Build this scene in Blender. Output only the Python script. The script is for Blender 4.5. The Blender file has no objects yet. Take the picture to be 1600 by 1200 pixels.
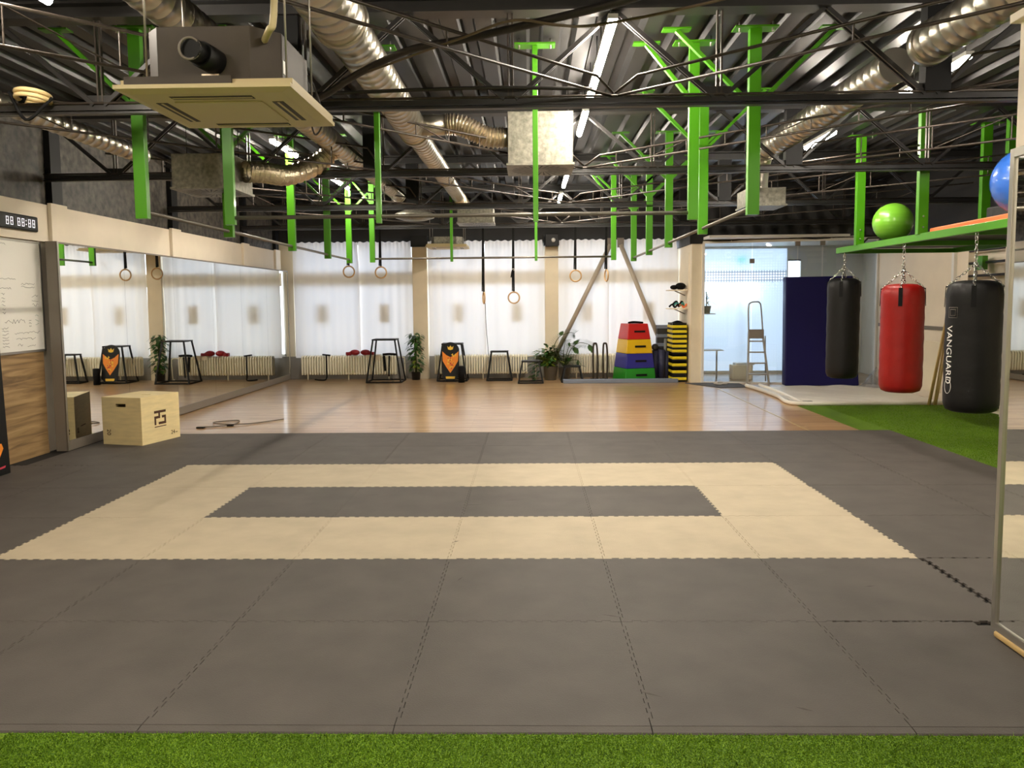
import bpy, bmesh, math, random
import numpy as np
from mathutils import Vector, Matrix
PI = math.pi
random.seed(7)
C = bpy.context.scene.collection
S = bpy.context.scene

# ------------------------------------------------------------------ camera, world, exposure
cam_d = bpy.data.cameras.new('camera'); cam = bpy.data.objects.new('camera', cam_d); C.objects.link(cam)
S.camera = cam
F, YAW, PITCH, ROLL = 1231.52, math.radians(1.2818), math.radians(4.6788), math.radians(-.51467)
cam_d.sensor_width = 36; cam_d.lens = F / 1600 * 36; cam_d.shift_y = -27.249 / 1600
cam_d.clip_start = .05; cam_d.clip_end = 200
_f = Vector((-math.sin(YAW) * math.cos(PITCH), math.cos(YAW) * math.cos(PITCH), -math.sin(PITCH)))
_r = Vector((math.cos(YAW), math.sin(YAW), 0)); _u = _r.cross(_f)
_r2 = math.cos(ROLL) * _r + math.sin(ROLL) * _u; _u2 = -math.sin(ROLL) * _r + math.cos(ROLL) * _u
_m = Matrix((_r2, _u2, -_f)).transposed().to_4x4(); _m.translation = Vector((3.538, -4.948, 1.658))
cam.matrix_world = _m

SKY = 2.0            # daylight outside the windows
LAMP = 150.0          # LED tubes
S.view_settings.view_transform = 'Standard'; S.view_settings.look = 'None'
S.view_settings.gamma = 1; S.view_settings.use_curve_mapping = False
S.view_settings.exposure = 0.85
w = bpy.data.worlds.new('daylight'); S.world = w; w.use_nodes = True
w.node_tree.nodes['Background'].inputs[0].default_value = (.80, .87, 1.0, 1)
w.node_tree.nodes['Background'].inputs[1].default_value = SKY
S.cycles.max_bounces = 9; S.cycles.glossy_bounces = 5; S.cycles.transmission_bounces = 6
S.cycles.transparent_max_bounces = 12; S.cycles.diffuse_bounces = 4
S.cycles.sample_clamp_indirect = 6
S.cycles.use_denoising = True
S.cycles.caustics_reflective = False; S.cycles.caustics_refractive = False

# ------------------------------------------------------------------ materials
def srgb(h):
    if isinstance(h, str):
        v = [int(h[i:i + 2], 16) / 255 for i in (0, 2, 4)]
    else: v = [c / 255 for c in h]
    return tuple((c / 12.92 if c <= .04045 else ((c + .055) / 1.055) ** 2.4) for c in v) + (1,)
M = {}
def mat(name, col, rough=.6, metal=0, noise=0, nscale=8, bump=0, bscale=40, coat=0, spec=.5, emit=0, ncol=None, stretch=None, trans=0):
    m = bpy.data.materials.new(name); m.use_nodes = True; nt = m.node_tree; N = nt.nodes; L = nt.links
    b = N['Principled BSDF']
    c = srgb(col)
    b.inputs['Base Color'].default_value = c; b.inputs['Roughness'].default_value = rough
    b.inputs['Metallic'].default_value = metal; b.inputs['Specular IOR Level'].default_value = spec
    if coat: b.inputs['Coat Weight'].default_value = coat; b.inputs['Coat Roughness'].default_value = .08
    if trans: b.inputs['Transmission Weight'].default_value = trans
    if emit:
        b.inputs['Emission Color'].default_value = c; b.inputs['Emission Strength'].default_value = emit
    if noise or bump:
        tc = N.new('ShaderNodeTexCoord'); mp = N.new('ShaderNodeMapping'); L.new(tc.outputs['Object'], mp.inputs[0])
        if stretch: mp.inputs['Scale'].default_value = stretch
    if noise:
        n = N.new('ShaderNodeTexNoise'); n.inputs['Scale'].default_value = nscale; n.inputs['Detail'].default_value = 6
        L.new(mp.outputs[0], n.inputs[0])
        r = N.new('ShaderNodeValToRGB'); r.color_ramp.elements[0].position = .3; r.color_ramp.elements[1].position = .7
        c2 = srgb(ncol) if ncol else tuple(x * (1 - noise) for x in c[:3]) + (1,)
        r.color_ramp.elements[0].color = c2
        r.color_ramp.elements[1].color = c if ncol else tuple(min(1, x * (1 + noise * .6)) for x in c[:3]) + (1,)
        L.new(n.outputs[0], r.inputs[0]); L.new(r.outputs[0], b.inputs['Base Color'])
    if bump:
        n2 = N.new('ShaderNodeTexNoise'); n2.inputs['Scale'].default_value = bscale; n2.inputs['Detail'].default_value = 4
        L.new(mp.outputs[0], n2.inputs[0])
        bp = N.new('ShaderNodeBump'); bp.inputs['Strength'].default_value = bump; bp.inputs['Distance'].default_value = .01
        L.new(n2.outputs[0], bp.inputs['Height']); L.new(bp.outputs[0], b.inputs['Normal'])
    M[name] = m; return m

mat('mat_dark', (84, 79, 74), .62, noise=.16, nscale=3.5, bump=.25, bscale=160, spec=.35)
mat('mat_light', (184, 171, 146), .62, noise=.1, nscale=4, bump=.25, bscale=160, spec=.35)
mat('scuff', (58, 52, 46), .7)
mat('under', (22, 20, 18), .9)
mat('cream', (236, 224, 204), .65, noise=.04, nscale=3)
mat('cream2', (238, 226, 200), .6, noise=.05, nscale=3)
mat('grey_wall', (150, 146, 140), .8, noise=.08, nscale=5)
mat('black_wall', (26, 25, 24), .7, noise=.3, nscale=4)
mat('mottled', (96, 90, 80), .5, noise=.7, nscale=12, bump=.5, bscale=7, ncol=(22, 21, 19))
mat('drape', (18, 17, 17), .55, bump=1.0, bscale=5)
mat('deck', (35, 34, 33), .38, noise=.25, nscale=4, spec=.5)
mat('steel_black', (30, 28, 26), .42, noise=.2, nscale=12, spec=.55)
mat('rebar', (70, 62, 55), .45, metal=.4, noise=.3, nscale=30)
mat('green', (68, 138, 4), .42, coat=.15)
mat('pipe_grey', (105, 100, 92), .4, metal=.5)
mat('galv', (188, 182, 168), .3, metal=.95, noise=.12, nscale=5)
mat('galv_box', (136, 133, 120), .45, metal=.6, noise=.4, nscale=26)
mat('foil', (214, 200, 176), .28, metal=.9, bump=.6, bscale=60)
mat('black', (7, 7, 7), .5, spec=.3)
mat('black_fabric', (8, 8, 8), .8, spec=.25, bump=.3, bscale=80)
mat('bag_black', (9, 9, 9), .5, spec=.3, bump=.35, bscale=14, noise=.15)
mat('bag_red', (142, 18, 12), .42, spec=.35, bump=.35, bscale=14, noise=.1)
mat('chain', (190, 188, 182), .25, metal=1)
mat('ac_panel', (203, 186, 142), .5)
mat('ac_body', (64, 56, 46), .55, metal=.2, noise=.15)
mat('ac_dark', (50, 42, 30), .6)
mat('white', (232, 230, 224), .4)
mat('board_white', (240, 238, 230), .25, coat=.3)
mat('alu', (170, 166, 158), .35, metal=.8)
mat('frame_grey', (128, 120, 110), .5, metal=.15)
mat('ink', (70, 66, 70), .6)
mat('ink_green', (80, 140, 120), .6)
mat('ply', (238, 218, 164), .55, noise=.1, nscale=5, stretch=(1, 1, 6))
mat('ply_edge', (190, 160, 100), .6)
mat('burn', (74, 46, 24), .7)
mat('radiator', (253, 248, 226), .4)
mat('red_vinyl', (196, 36, 34), .35, bump=.2, bscale=8)
mat('yellow_vinyl', (226, 184, 20), .35, bump=.2, bscale=8)
mat('blue_vinyl', (44, 44, 140), .35, bump=.2, bscale=8)
mat('green_vinyl', (34, 138, 34), .35, bump=.2, bscale=8)
mat('navy', (9, 5, 72), .45, spec=.3, bump=.35, bscale=5)
mat('navy_roll', (40, 42, 70), .6)
mat('step_yellow', (226, 206, 24), .45)
mat('beam_grey', (120, 130, 148), .6)
mat('pot', (120, 122, 120), .5)
mat('pot_dark', (38, 38, 40), .5)
mat('stem', (70, 84, 34), .6)
mat('leaf', (52, 92, 30), .42, noise=.5, nscale=9, spec=.6)
mat('leaf_y', (120, 134, 44), .42, noise=.35, nscale=9)
mat('ring_wood', (196, 158, 108), .4)
mat('hose', (226, 200, 146), .4)
mat('gum_green', (110, 184, 30), .28, coat=.25)
mat('ball_green', (112, 176, 48), .3, coat=.4)
mat('ball_blue', (52, 106, 200), .25, coat=.5)
mat('orange', (236, 122, 66), .5)
mat('tarp', (240, 234, 222), .38, bump=.8, bscale=6)
mat('bamboo', (206, 176, 112), .5, noise=.15)
mat('shoe', (190, 184, 176), .7)
mat('teal', (60, 150, 140), .6)
mat('glove_red', (150, 20, 34), .35)
mat('flame_orange', (240, 140, 30), .5)
mat('flame_yellow', (240, 196, 60), .5)
mat('flame_red', (200, 66, 34), .5)
mat('logo_pink', (200, 60, 80), .5)
mat('cable', (34, 30, 28), .5)
mat('cable_tan', (92, 78, 60), .5)
mat('tan_wood', (200, 168, 112), .5)
mat('digit', (236, 232, 236), .5, emit=.55)
mat('door_mat', (84, 86, 90), .9, bump=.6, bscale=90)
mat('brace_paint', (176, 164, 146), .4)
mat('strip_metal', (196, 176, 128), .35, metal=.6)
mat('sheet_dark', (60, 54, 44), .8)
mat('exit_green', (40, 170, 130), .5)
mat('lamp_body', (200, 198, 192), .4)

def emat(name, col, strength):
    m = bpy.data.materials.new(name); m.use_nodes = True; nt = m.node_tree; nt.nodes.clear()
    e = nt.nodes.new('ShaderNodeEmission'); e.inputs[0].default_value = col; e.inputs[1].default_value = strength
    o = nt.nodes.new('ShaderNodeOutputMaterial'); nt.links.new(e.outputs[0], o.inputs[0]); M[name] = m
emat('tube_light', (1.0, .895, .76, 1), LAMP)
emat('glow_ball_emit', (.95, .97, 1.0, 1), 14)  # emission of the added glow balls outside the frosted film
emat('exit_glow', (.1, .75, .5, 1), 2.0)

def curtain_mat():
    m = bpy.data.materials.new('curtain'); m.use_nodes = True; nt = m.node_tree; N = nt.nodes; N.clear(); L = nt.links
    d = N.new('ShaderNodeBsdfDiffuse'); t = N.new('ShaderNodeBsdfTranslucent'); mx = N.new('ShaderNodeMixShader')
    o = N.new('ShaderNodeOutputMaterial')
    d.inputs[0].default_value = (.88, .85, .80, 1); t.inputs[0].default_value = (.86, .86, .87, 1)
    mx.inputs[0].default_value = .3
    L.new(d.outputs[0], mx.inputs[1]); L.new(t.outputs[0], mx.inputs[2]); L.new(mx.outputs[0], o.inputs[0]); M['curtain'] = m
curtain_mat()

def thin_sheet_mat():
    m = bpy.data.materials.new('thin_sheet'); m.use_nodes = True; nt = m.node_tree; N = nt.nodes; N.clear(); L = nt.links
    d = N.new('ShaderNodeBsdfDiffuse'); t = N.new('ShaderNodeBsdfTranslucent'); mx = N.new('ShaderNodeMixShader')
    o = N.new('ShaderNodeOutputMaterial'); d.inputs[0].default_value = (.35, .32, .27, 1); t.inputs[0].default_value = (.78, .7, .58, 1); mx.inputs[0].default_value = .72
    L.new(d.outputs[0], mx.inputs[1]); L.new(t.outputs[0], mx.inputs[2]); L.new(mx.outputs[0], o.inputs[0]); M['thin_sheet'] = m
thin_sheet_mat()
def film_mat():
    # frosted film with rows of small clear dots on the lobby window
    m = bpy.data.materials.new('film'); m.use_nodes = True; nt = m.node_tree; N = nt.nodes; N.clear(); L = nt.links
    tc = N.new('ShaderNodeTexCoord'); sp = N.new('ShaderNodeSeparateXYZ'); L.new(tc.outputs['Object'], sp.inputs[0])
    def M1(op, a, b=None):
        n = N.new('ShaderNodeMath'); n.operation = op
        for i, v in enumerate((a, b)):
            if v is None: continue
            if isinstance(v, (int, float)): n.inputs[i].default_value = v
            else: L.new(v, n.inputs[i])
        return n.outputs[0]
    P = .06
    fx = M1('SUBTRACT', M1('FRACT', M1('DIVIDE', sp.outputs['X'], P)), .5)
    fz = M1('SUBTRACT', M1('FRACT', M1('DIVIDE', sp.outputs['Z'], P)), .5)
    ax = M1('ABSOLUTE', fx); az = M1('ABSOLUTE', fz)
    mx_ = M1('MAXIMUM', ax, az)
    # dot size depends on height: big around z=2.2, small elsewhere
    dz = M1('ABSOLUTE', M1('SUBTRACT', sp.outputs['Z'], 2.19))
    size = M1('MAXIMUM', M1('SUBTRACT', .34, M1('MULTIPLY', dz, .42)), .14)
    dot = M1('LESS_THAN', mx_, size)
    band = M1('LESS_THAN', dz, .1)
    den = M1('LESS_THAN', dz, .13)
    low = N.new('ShaderNodeMath'); low.operation = 'MAXIMUM'; L.new(band, low.inputs[0]); low.inputs[1].default_value = .3
    fac = M1('MULTIPLY', dot, low.outputs[0])
    col = N.new('ShaderNodeMix'); col.data_type = 'RGBA'
    col.inputs[6].default_value = (.66, .71, .76, 1); col.inputs[7].default_value = (.95, .96, .98, 1)
    L.new(fac, col.inputs[0])
    inv = M1('SUBTRACT', 1, M1('MULTIPLY', M1('MULTIPLY', den, M1('SUBTRACT', 1, dot)), .38))
    cm = N.new('ShaderNodeVectorMath'); cm.operation = 'SCALE'; L.new(col.outputs[2], cm.inputs[0]); L.new(inv, cm.inputs['Scale'])
    t = N.new('ShaderNodeBsdfTranslucent'); L.new(cm.outputs[0], t.inputs[0])
    g = N.new('ShaderNodeBsdfDiffuse'); g.inputs[0].default_value = (.55, .66, .8, 1)
    mx = N.new('ShaderNodeMixShader'); mx.inputs[0].default_value = .2
    L.new(t.outputs[0], mx.inputs[1]); L.new(g.outputs[0], mx.inputs[2])
    o = N.new('ShaderNodeOutputMaterial'); L.new(mx.outputs[0], o.inputs[0]); M['film'] = m
film_mat()

def glass_mat(name, tint, refl=.06):
    m = bpy.data.materials.new(name); m.use_nodes = True; nt = m.node_tree; N = nt.nodes; N.clear(); L = nt.links
    t = N.new('ShaderNodeBsdfTransparent'); t.inputs[0].default_value = tint
    g = N.new('ShaderNodeBsdfGlossy'); g.inputs['Roughness'].default_value = .02
    mx = N.new('ShaderNodeMixShader'); mx.inputs[0].default_value = refl
    L.new(t.outputs[0], mx.inputs[1]); L.new(g.outputs[0], mx.inputs[2])
    o = N.new('ShaderNodeOutputMaterial'); L.new(mx.outputs[0], o.inputs[0]); M[name] = m
glass_mat('glass', (.93, .96, .97, 1), .06)
glass_mat('window_glass', (.97, .98, .98, 1), .03)
glass_mat('plastic_sheet', (.92, .93, .95, 1), .3)
mm = mat('mirror', (240, 240, 234), .01, metal=1.0)

def wood_floor():
    m = bpy.data.materials.new('wood_floor'); m.use_nodes = True; nt = m.node_tree; N = nt.nodes; L = nt.links
    b = N['Principled BSDF']
    tc = N.new('ShaderNodeTexCoord')
    br = N.new('ShaderNodeTexBrick'); L.new(tc.outputs['Object'], br.inputs[0])
    br.inputs['Scale'].default_value = 1; br.inputs['Brick Width'].default_value = 1.1; br.inputs['Row Height'].default_value = .066
    br.inputs['Mortar Size'].default_value = .0012; br.inputs['Bias'].default_value = 0
    br.inputs['Color1'].default_value = srgb((208, 176, 132)); br.inputs['Color2'].default_value = srgb((176, 138, 94))
    br.inputs['Mortar'].default_value = srgb((100, 72, 44))
    mp = N.new('ShaderNodeMapping'); mp.inputs['Scale'].default_value = (1.2, 22, 1); L.new(tc.outputs['Object'], mp.inputs[0])
    n = N.new('ShaderNodeTexNoise'); n.inputs['Scale'].default_value = 2.2; n.inputs['Detail'].default_value = 8; L.new(mp.outputs[0], n.inputs[0])
    r = N.new('ShaderNodeValToRGB'); r.color_ramp.elements[0].position = .32; r.color_ramp.elements[1].position = .7
    r.color_ramp.elements[0].color = (.62, .58, .54, 1); r.color_ramp.elements[1].color = (1.1, 1.08, 1.05, 1)
    L.new(n.outputs[0], r.inputs[0])
    mx = N.new('ShaderNodeMix'); mx.data_type = 'RGBA'; mx.blend_type = 'MULTIPLY'; mx.inputs[0].default_value = 1
    L.new(br.outputs[0], mx.inputs[6]); L.new(r.outputs[0], mx.inputs[7]); L.new(mx.outputs[2], b.inputs['Base Color'])
    b.inputs['Roughness'].default_value = .28; b.inputs['Specular IOR Level'].default_value = .55
    b.inputs['Coat Weight'].default_value = .35; b.inputs['Coat Roughness'].default_value = .12
    bp = N.new('ShaderNodeBump'); bp.inputs['Strength'].default_value = .12; bp.inputs['Distance'].default_value = .004
    L.new(n.outputs[0], bp.inputs['Height']); L.new(bp.outputs[0], b.inputs['Normal'])
    M['wood_floor'] = m
wood_floor()

def wood_panel():
    m = bpy.data.materials.new('wood_panel'); m.use_nodes = True; nt = m.node_tree; N = nt.nodes; L = nt.links
    b = N['Principled BSDF']; tc = N.new('ShaderNodeTexCoord')
    mp = N.new('ShaderNodeMapping'); mp.inputs['Scale'].default_value = (1, .6, 7); L.new(tc.outputs['Object'], mp.inputs[0])
    n = N.new('ShaderNodeTexNoise'); n.inputs['Scale'].default_value = 2.4; n.inputs['Detail'].default_value = 9; n.inputs['Distortion'].default_value = .6
    L.new(mp.outputs[0], n.inputs[0])
    r = N.new('ShaderNodeValToRGB'); e = r.color_ramp.elements
    e[0].position = .3; e[0].color = srgb((112, 88, 60)); e[1].position = .68; e[1].color = srgb((184, 154, 110))
    x = e.new(.5); x.color = srgb((158, 128, 88))
    L.new(n.outputs[0], r.inputs[0]); L.new(r.outputs[0], b.inputs['Base Color']); b.inputs['Roughness'].default_value = .5
    M['wood_panel'] = m
wood_panel()

def grass_mat():
    m = bpy.data.materials.new('turf'); m.use_nodes = True; nt = m.node_tree; N = nt.nodes; L = nt.links
    b = N['Principled BSDF']; tc = N.new('ShaderNodeTexCoord')
    n = N.new('ShaderNodeTexNoise'); n.inputs['Scale'].default_value = 170; n.inputs['Detail'].default_value = 3; L.new(tc.outputs['Object'], n.inputs[0])
    n2 = N.new('ShaderNodeTexNoise'); n2.inputs['Scale'].default_value = 3; L.new(tc.outputs['Object'], n2.inputs[0])
    r = N.new('ShaderNodeValToRGB'); e = r.color_ramp.elements
    e[0].position = .32; e[0].color = srgb((48, 86, 2)); e[1].position = .72; e[1].color = srgb((158, 192, 48))
    x = e.new(.5); x.color = srgb((100, 142, 4))
    L.new(n.outputs[0], r.inputs[0])
    mx = N.new('ShaderNodeMix'); mx.data_type = 'RGBA'; mx.blend_type = 'MULTIPLY'; mx.inputs[0].default_value = .35
    L.new(r.outputs[0], mx.inputs[6]); L.new(n2.outputs['Fac'], mx.inputs[7]); L.new(mx.outputs[2], b.inputs['Base Color'])
    b.inputs['Roughness'].default_value = .6; b.inputs['Specular IOR Level'].default_value = .3
    bp = N.new('ShaderNodeBump'); bp.inputs['Strength'].default_value = .9; bp.inputs['Distance'].default_value = .01
    L.new(n.outputs[0], bp.inputs['Height']); L.new(bp.outputs[0], b.inputs['Normal'])
    M['turf'] = m
grass_mat()

# ------------------------------------------------------------------ mesh helpers
class MB:
    def __init__(s): s.v = []; s.f = []; s.sm = []; s.mi = []; s.m = 0
    def add(s, vs, fs, smooth=False):
        o = len(s.v); s.v += [tuple(v) for v in vs]
        for f in fs: s.f.append([o + i for i in f]); s.sm.append(smooth); s.mi.append(s.m)
        return s
    def box(s, x0, x1, y0, y1, z0, z1, rot=None, piv=None):
        vs = [Vector((x, y, z)) for x in (x0, x1) for y in (y0, y1) for z in (z0, z1)]
        if rot is not None:
            p = Vector(piv) if piv else Vector(((x0 + x1) / 2, (y0 + y1) / 2, (z0 + z1) / 2))
            vs = [rot @ (v - p) + p for v in vs]
        return s.add(vs, [(0, 1, 3, 2), (4, 6, 7, 5), (0, 4, 5, 1), (2, 3, 7, 6), (0, 2, 6, 4), (1, 5, 7, 3)])
    def hexa(s, b, t):   # b, t: four bottom and four top corners, same order
        return s.add(list(b) + list(t), [(3, 2, 1, 0), (4, 5, 6, 7), (0, 1, 5, 4), (1, 2, 6, 5), (2, 3, 7, 6), (3, 0, 4, 7)])
    def bar(s, a, b, w, h=None, up=(0, 0, 1)):
        a, b = Vector(a), Vector(b); h = h or w; d = (b - a).normalized(); u = Vector(up)
        if abs(d.dot(u)) > .98: u = Vector((0, 1, 0))
        x = d.cross(u).normalized() * w / 2; y = x.cross(d).normalized() * h / 2
        return s.hexa([a - x - y, a + x - y, a + x + y, a - x + y], [b - x - y, b + x - y, b + x + y, b - x + y])
    def tube(s, pts, r, n=8, caps=True, closed=False):
        pts = [Vector(p) for p in pts]; rs = r if isinstance(r, (list, tuple)) else [r] * len(pts)
        vs = []; fs = []; ref = None; K = len(pts)
        for i, p in enumerate(pts):
            if closed: d = (pts[(i + 1) % K] - pts[i - 1])
            else: d = pts[min(i + 1, K - 1)] - pts[max(i - 1, 0)]
            d.normalize()
            if ref is None: ref = Vector((0, 0, 1)) if abs(d.z) < .9 else Vector((1, 0, 0))
            x = d.cross(ref)
            if x.length < 1e-4: x = d.cross(Vector((0, 1, 0)))
            x.normalize(); y = x.cross(d).normalized(); ref = y
            for k in range(n):
                a = 2 * PI * k / n; vs.append(p + (math.cos(a) * x + math.sin(a) * y) * rs[i])
        for i in range(K if closed else K - 1):
            j = (i + 1) % K
            for k in range(n):
                k2 = (k + 1) % n; fs.append((i * n + k, j * n + k, j * n + k2, i * n + k2))
        s.add(vs, fs, True)
        if caps and not closed:
            s.add(vs[:n], [tuple(range(n))]); s.add(vs[-n:], [tuple(range(n))[::-1]])
        return s
    def lathe(s, prof, n=24, c=(0, 0, 0), smooth=True, axis='z'):
        vs = []; fs = []; K = len(prof)
        for r, z in prof:
            for k in range(n):
                a = 2 * PI * k / n; x, y = r * math.cos(a), r * math.sin(a)
                vs.append((c[0] + x, c[1] + y, c[2] + z) if axis == 'z' else ((c[0] + x, c[1] + z, c[2] + y) if axis == 'y' else (c[0] + z, c[1] + x, c[2] + y)))
        for i in range(K - 1):
            for k in range(n):
                k2 = (k + 1) % n; fs.append((i * n + k, i * n + k2, (i + 1) * n + k2, (i + 1) * n + k))
        return s.add(vs, fs, smooth)
    def sphere(s, c, r, n=20, sc=(1, 1, 1)):
        K = n // 2; prof = []
        vs = []; fs = []
        for i in range(K + 1):
            t = PI * i / K
            for k in range(n):
                a = 2 * PI * k / n
                vs.append((c[0] + r * sc[0] * math.sin(t) * math.cos(a), c[1] + r * sc[1] * math.sin(t) * math.sin(a), c[2] + r * sc[2] * math.cos(t)))
        for i in range(K):
            for k in range(n):
                k2 = (k + 1) % n; fs.append((i * n + k, (i + 1) * n + k, (i + 1) * n + k2, i * n + k2))
        return s.add(vs, fs, True)
    def torus(s, c, R, r, ax=(0, 1, 0), n=24, m=8, sx=1.0):
        q = Vector((0, 0, 1)).rotation_difference(Vector(ax)).to_matrix()
        pts = [Vector(c) + q @ Vector((R * sx * math.cos(2 * PI * i / n), R * math.sin(2 * PI * i / n), 0)) for i in range(n)]
        return s.tube(pts, r, m, closed=True)
    def prism(s, poly, z0, z1):
        n = len(poly); vs = [(x, y, z0) for x, y in poly] + [(x, y, z1) for x, y in poly]
        fs = [tuple(range(n))[::-1], tuple(range(n, 2 * n))] + [(i, (i + 1) % n, n + (i + 1) % n, n + i) for i in range(n)]
        return s.add(vs, fs)
    def mesh(s, name, mats, bevel=0):
        me = bpy.data.meshes.new(name); me.from_pydata(s.v, [], s.f)
        me.polygons.foreach_set('use_smooth', s.sm); me.polygons.foreach_set('material_index', s.mi)
        for m in (mats if isinstance(mats, (list, tuple)) else [mats]): me.materials.append(M[m])
        bm = bmesh.new(); bm.from_mesh(me); bmesh.ops.remove_doubles(bm, verts=bm.verts, dist=1e-5)
        bmesh.ops.recalc_face_normals(bm, faces=bm.faces)
        if bevel: bmesh.ops.bevel(bm, geom=[e for e in bm.edges if len(e.link_faces) == 2 and e.calc_face_angle(0) > .6], offset=bevel, segments=2, affect='EDGES', profile=.5, clamp_overlap=True)
        bm.to_mesh(me); bm.free(); me.update(); return me
    def build(s, name, mats, parent=None, bevel=0, loc=None):
        o = bpy.data.objects.new(name, s.mesh(name, mats, bevel)); C.objects.link(o)
        if parent: o.parent = parent
        if loc: o.location = loc
        return o
def nb(): return MB()
def tag(o, label=None, cat=None, group=None, kind=None):
    if label: o['label'] = label
    if cat: o['category'] = cat
    if group: o['group'] = group
    if kind: o['kind'] = kind
    return o
def thing(name, label, cat, loc=(0, 0, 0), rz=0, group=None, kind=None):
    o = bpy.data.objects.new(name, None); C.objects.link(o); o.location = loc; o.rotation_euler = (0, 0, rz)
    o.empty_display_size = .1
    return tag(o, label, cat, group, kind)
def struct(name, mb, m, parent=None, bevel=0):
    o = mb.build(name, m, parent, bevel)
    if not parent: o['kind'] = 'structure'
    return o
def kids(o): return list(o.children)
def dup(o, loc=None, rz=None, label=None, group=None, parent=None):
    c = o.copy(); C.objects.link(c)
    if parent: c.parent = parent
    if loc is not None: c.location = loc
    if rz is not None: c.rotation_euler = (0, 0, rz)
    if label: c['label'] = label
    if group: c['group'] = group
    for ch in kids(o): dup(ch, parent=c)
    return c
def text_mesh(txt, size, depth=.002):
    cu = bpy.data.curves.new('t', 'FONT'); cu.body = txt; cu.size = size; cu.extrude = depth / 2; cu.align_x = 'CENTER'; cu.align_y = 'CENTER'
    o = bpy.data.objects.new('t', cu); C.objects.link(o)
    dg = bpy.context.evaluated_depsgraph_get(); me = bpy.data.meshes.new_from_object(o.evaluated_get(dg))
    bpy.data.objects.remove(o); return me
def add_text(name, txt, size, m, mw, parent=None, depth=.002, warp=None):
    me = text_mesh(txt, size, depth); me.materials.clear(); me.materials.append(M[m])
    if warp:
        for v in me.vertices: v.co = warp(v.co)
    o = bpy.data.objects.new(name, me); C.objects.link(o)
    if parent: o.parent = parent
    if mw is not None: o.matrix_local = mw
    return o
def facing(nrm, loc, up=(0, 0, 1)):
    z = Vector(nrm).normalized(); x = Vector(up).cross(z).normalized(); y = z.cross(x)
    m = Matrix((x, y, z)).transposed().to_4x4(); m.translation = Vector(loc); return m
def catmull(P, n=8):
    P = [Vector(p) for p in P]; Q = [P[0]] + P + [P[-1]]; out = []
    for i in range(1, len(Q) - 2):
        for k in range(n):
            t = k / n; a, b, c, d = Q[i - 1], Q[i], Q[i + 1], Q[i + 2]
            out.append(.5 * ((2 * b) + (c - a) * t + (2 * a - 5 * b + 4 * c - d) * t * t + (3 * b - a - 3 * c + d) * t ** 3))
    return out + [P[-1]]
NUM = ['first', 'second', 'third', 'fourth', 'fifth', 'sixth', 'seventh', 'eighth', 'ninth', 'tenth', 'eleventh', 'twelfth']

XL, XR, YB, YF, ZD = -1.9, 10.2, -9.0, 12.3, 3.84      # left wall, right wall, rear wall, window wall, deck
TR = [.9, 3.95, 7.0, 10.05]                             # truss lines
GP = [(7.0, 10.95), (10.2, 10.33)]                      # glass partition in plan

# ------------------------------------------------------------------ shell
struct('floor', nb().box(XL - .1, XR + .1, YB, 5.02, -.15, -.004), 'under')
struct('floor_wood', nb().box(XL - .1, XR + .9, 5.02, 13.0, -.15, 0), 'wood_floor')
struct('trim_1', nb().box(7.06, 7.085, 5.0, 9.95, 0, .004), 'strip_metal')
# corrugated deck
d = nb(); prof = []; x = XL - .1
while x < XR + .1:
    prof += [(x, ZD), (x + .13, ZD), (x + .16, ZD + .07), (x + .24, ZD + .07), (x + .27, ZD)]; x += .27
vs = [(px, YB, pz) for px, pz in prof] + [(px, 13.0, pz) for px, pz in prof]; n = len(prof)
d.add(vs, [(i, i + 1, n + i + 1, n + i) for i in range(n - 1)])
struct('ceiling', d, 'deck')
struct('ceiling_back', nb().box(XL - .1, XR + 1, YB, 13.1, ZD + .08, ZD + .15), 'black_wall')
# left wall: dark upper part, cream beam with pilasters, wood panelling by the board
struct('wall_left', nb().box(XL - .2, XL - .06, YB, 12.5, 0, ZD + .1), 'cream')
struct('wall_left_upper', nb().box(XL - .06, XL - .04, YB, 12.4, 2.8, ZD), 'mottled')
struct('trim_2', nb().box(XL - .06, XL, YB, 12.3, 2.38, 2.8), 'cream', bevel=.004)
tr = nb()
k = 3
for yy in (-2.0, 1.05, 4.12, 7.15, 10.15, 12.05):
    struct('trim_%d' % k, nb().box(XL, XL + .045, yy - .16, yy + .16, 2.36, 2.82), 'cream', bevel=.004)
    struct('trim_%d' % (k + 1), nb().box(XL - .04, XL + .03, yy - .1, yy + .1, 2.82, ZD), 'black'); k += 2
struct('baseboard_left', nb().box(XL - .06, XL - .03, YB, 3.8, 0, .1), 'wood_panel')
struct('wall_left_panel', nb().box(XL - .06, XL - .035, YB, 3.8, .1, 2.38), 'wood_panel')
# window wall
wy = YF + .14
struct('wall_far_parapet', nb().box(XL - .1, 6.8, YF, YF + .2, 0, .5), 'grey_wall')
struct('wall_far_header', nb().box(XL - .1, 7.0, YF, YF + .2, 2.97, ZD + .1), 'black_wall')
cols = [(-1.96, -1.56), (1.02, 1.34), (3.88, 4.17), (6.78, 7.0)]
struct('wall_far_pier', nb().box(XL - .2, -1.62, YF, YF + .2, .5, 2.97), 'cream2')
struct('trim_20', nb().box(1.02, 1.34, YF - .17, YF + .2, 0, 2.86), 'cream2', bevel=.006)
struct('trim_21', nb().box(3.88, 4.17, YF - .17, YF + .2, 0, 2.86), 'cream2', bevel=.006)
struct('trim_22', nb().box(1.0, 1.36, YF - .2, YF, 2.86, 3.1), 'black')
struct('trim_23', nb().box(3.86, 4.19, YF - .2, YF, 2.86, 3.1), 'black')
struct('wall_stub', nb().box(6.78, 7.0, 10.95, YF + .8, 0, 2.78), 'cream2', bevel=.006)
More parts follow.
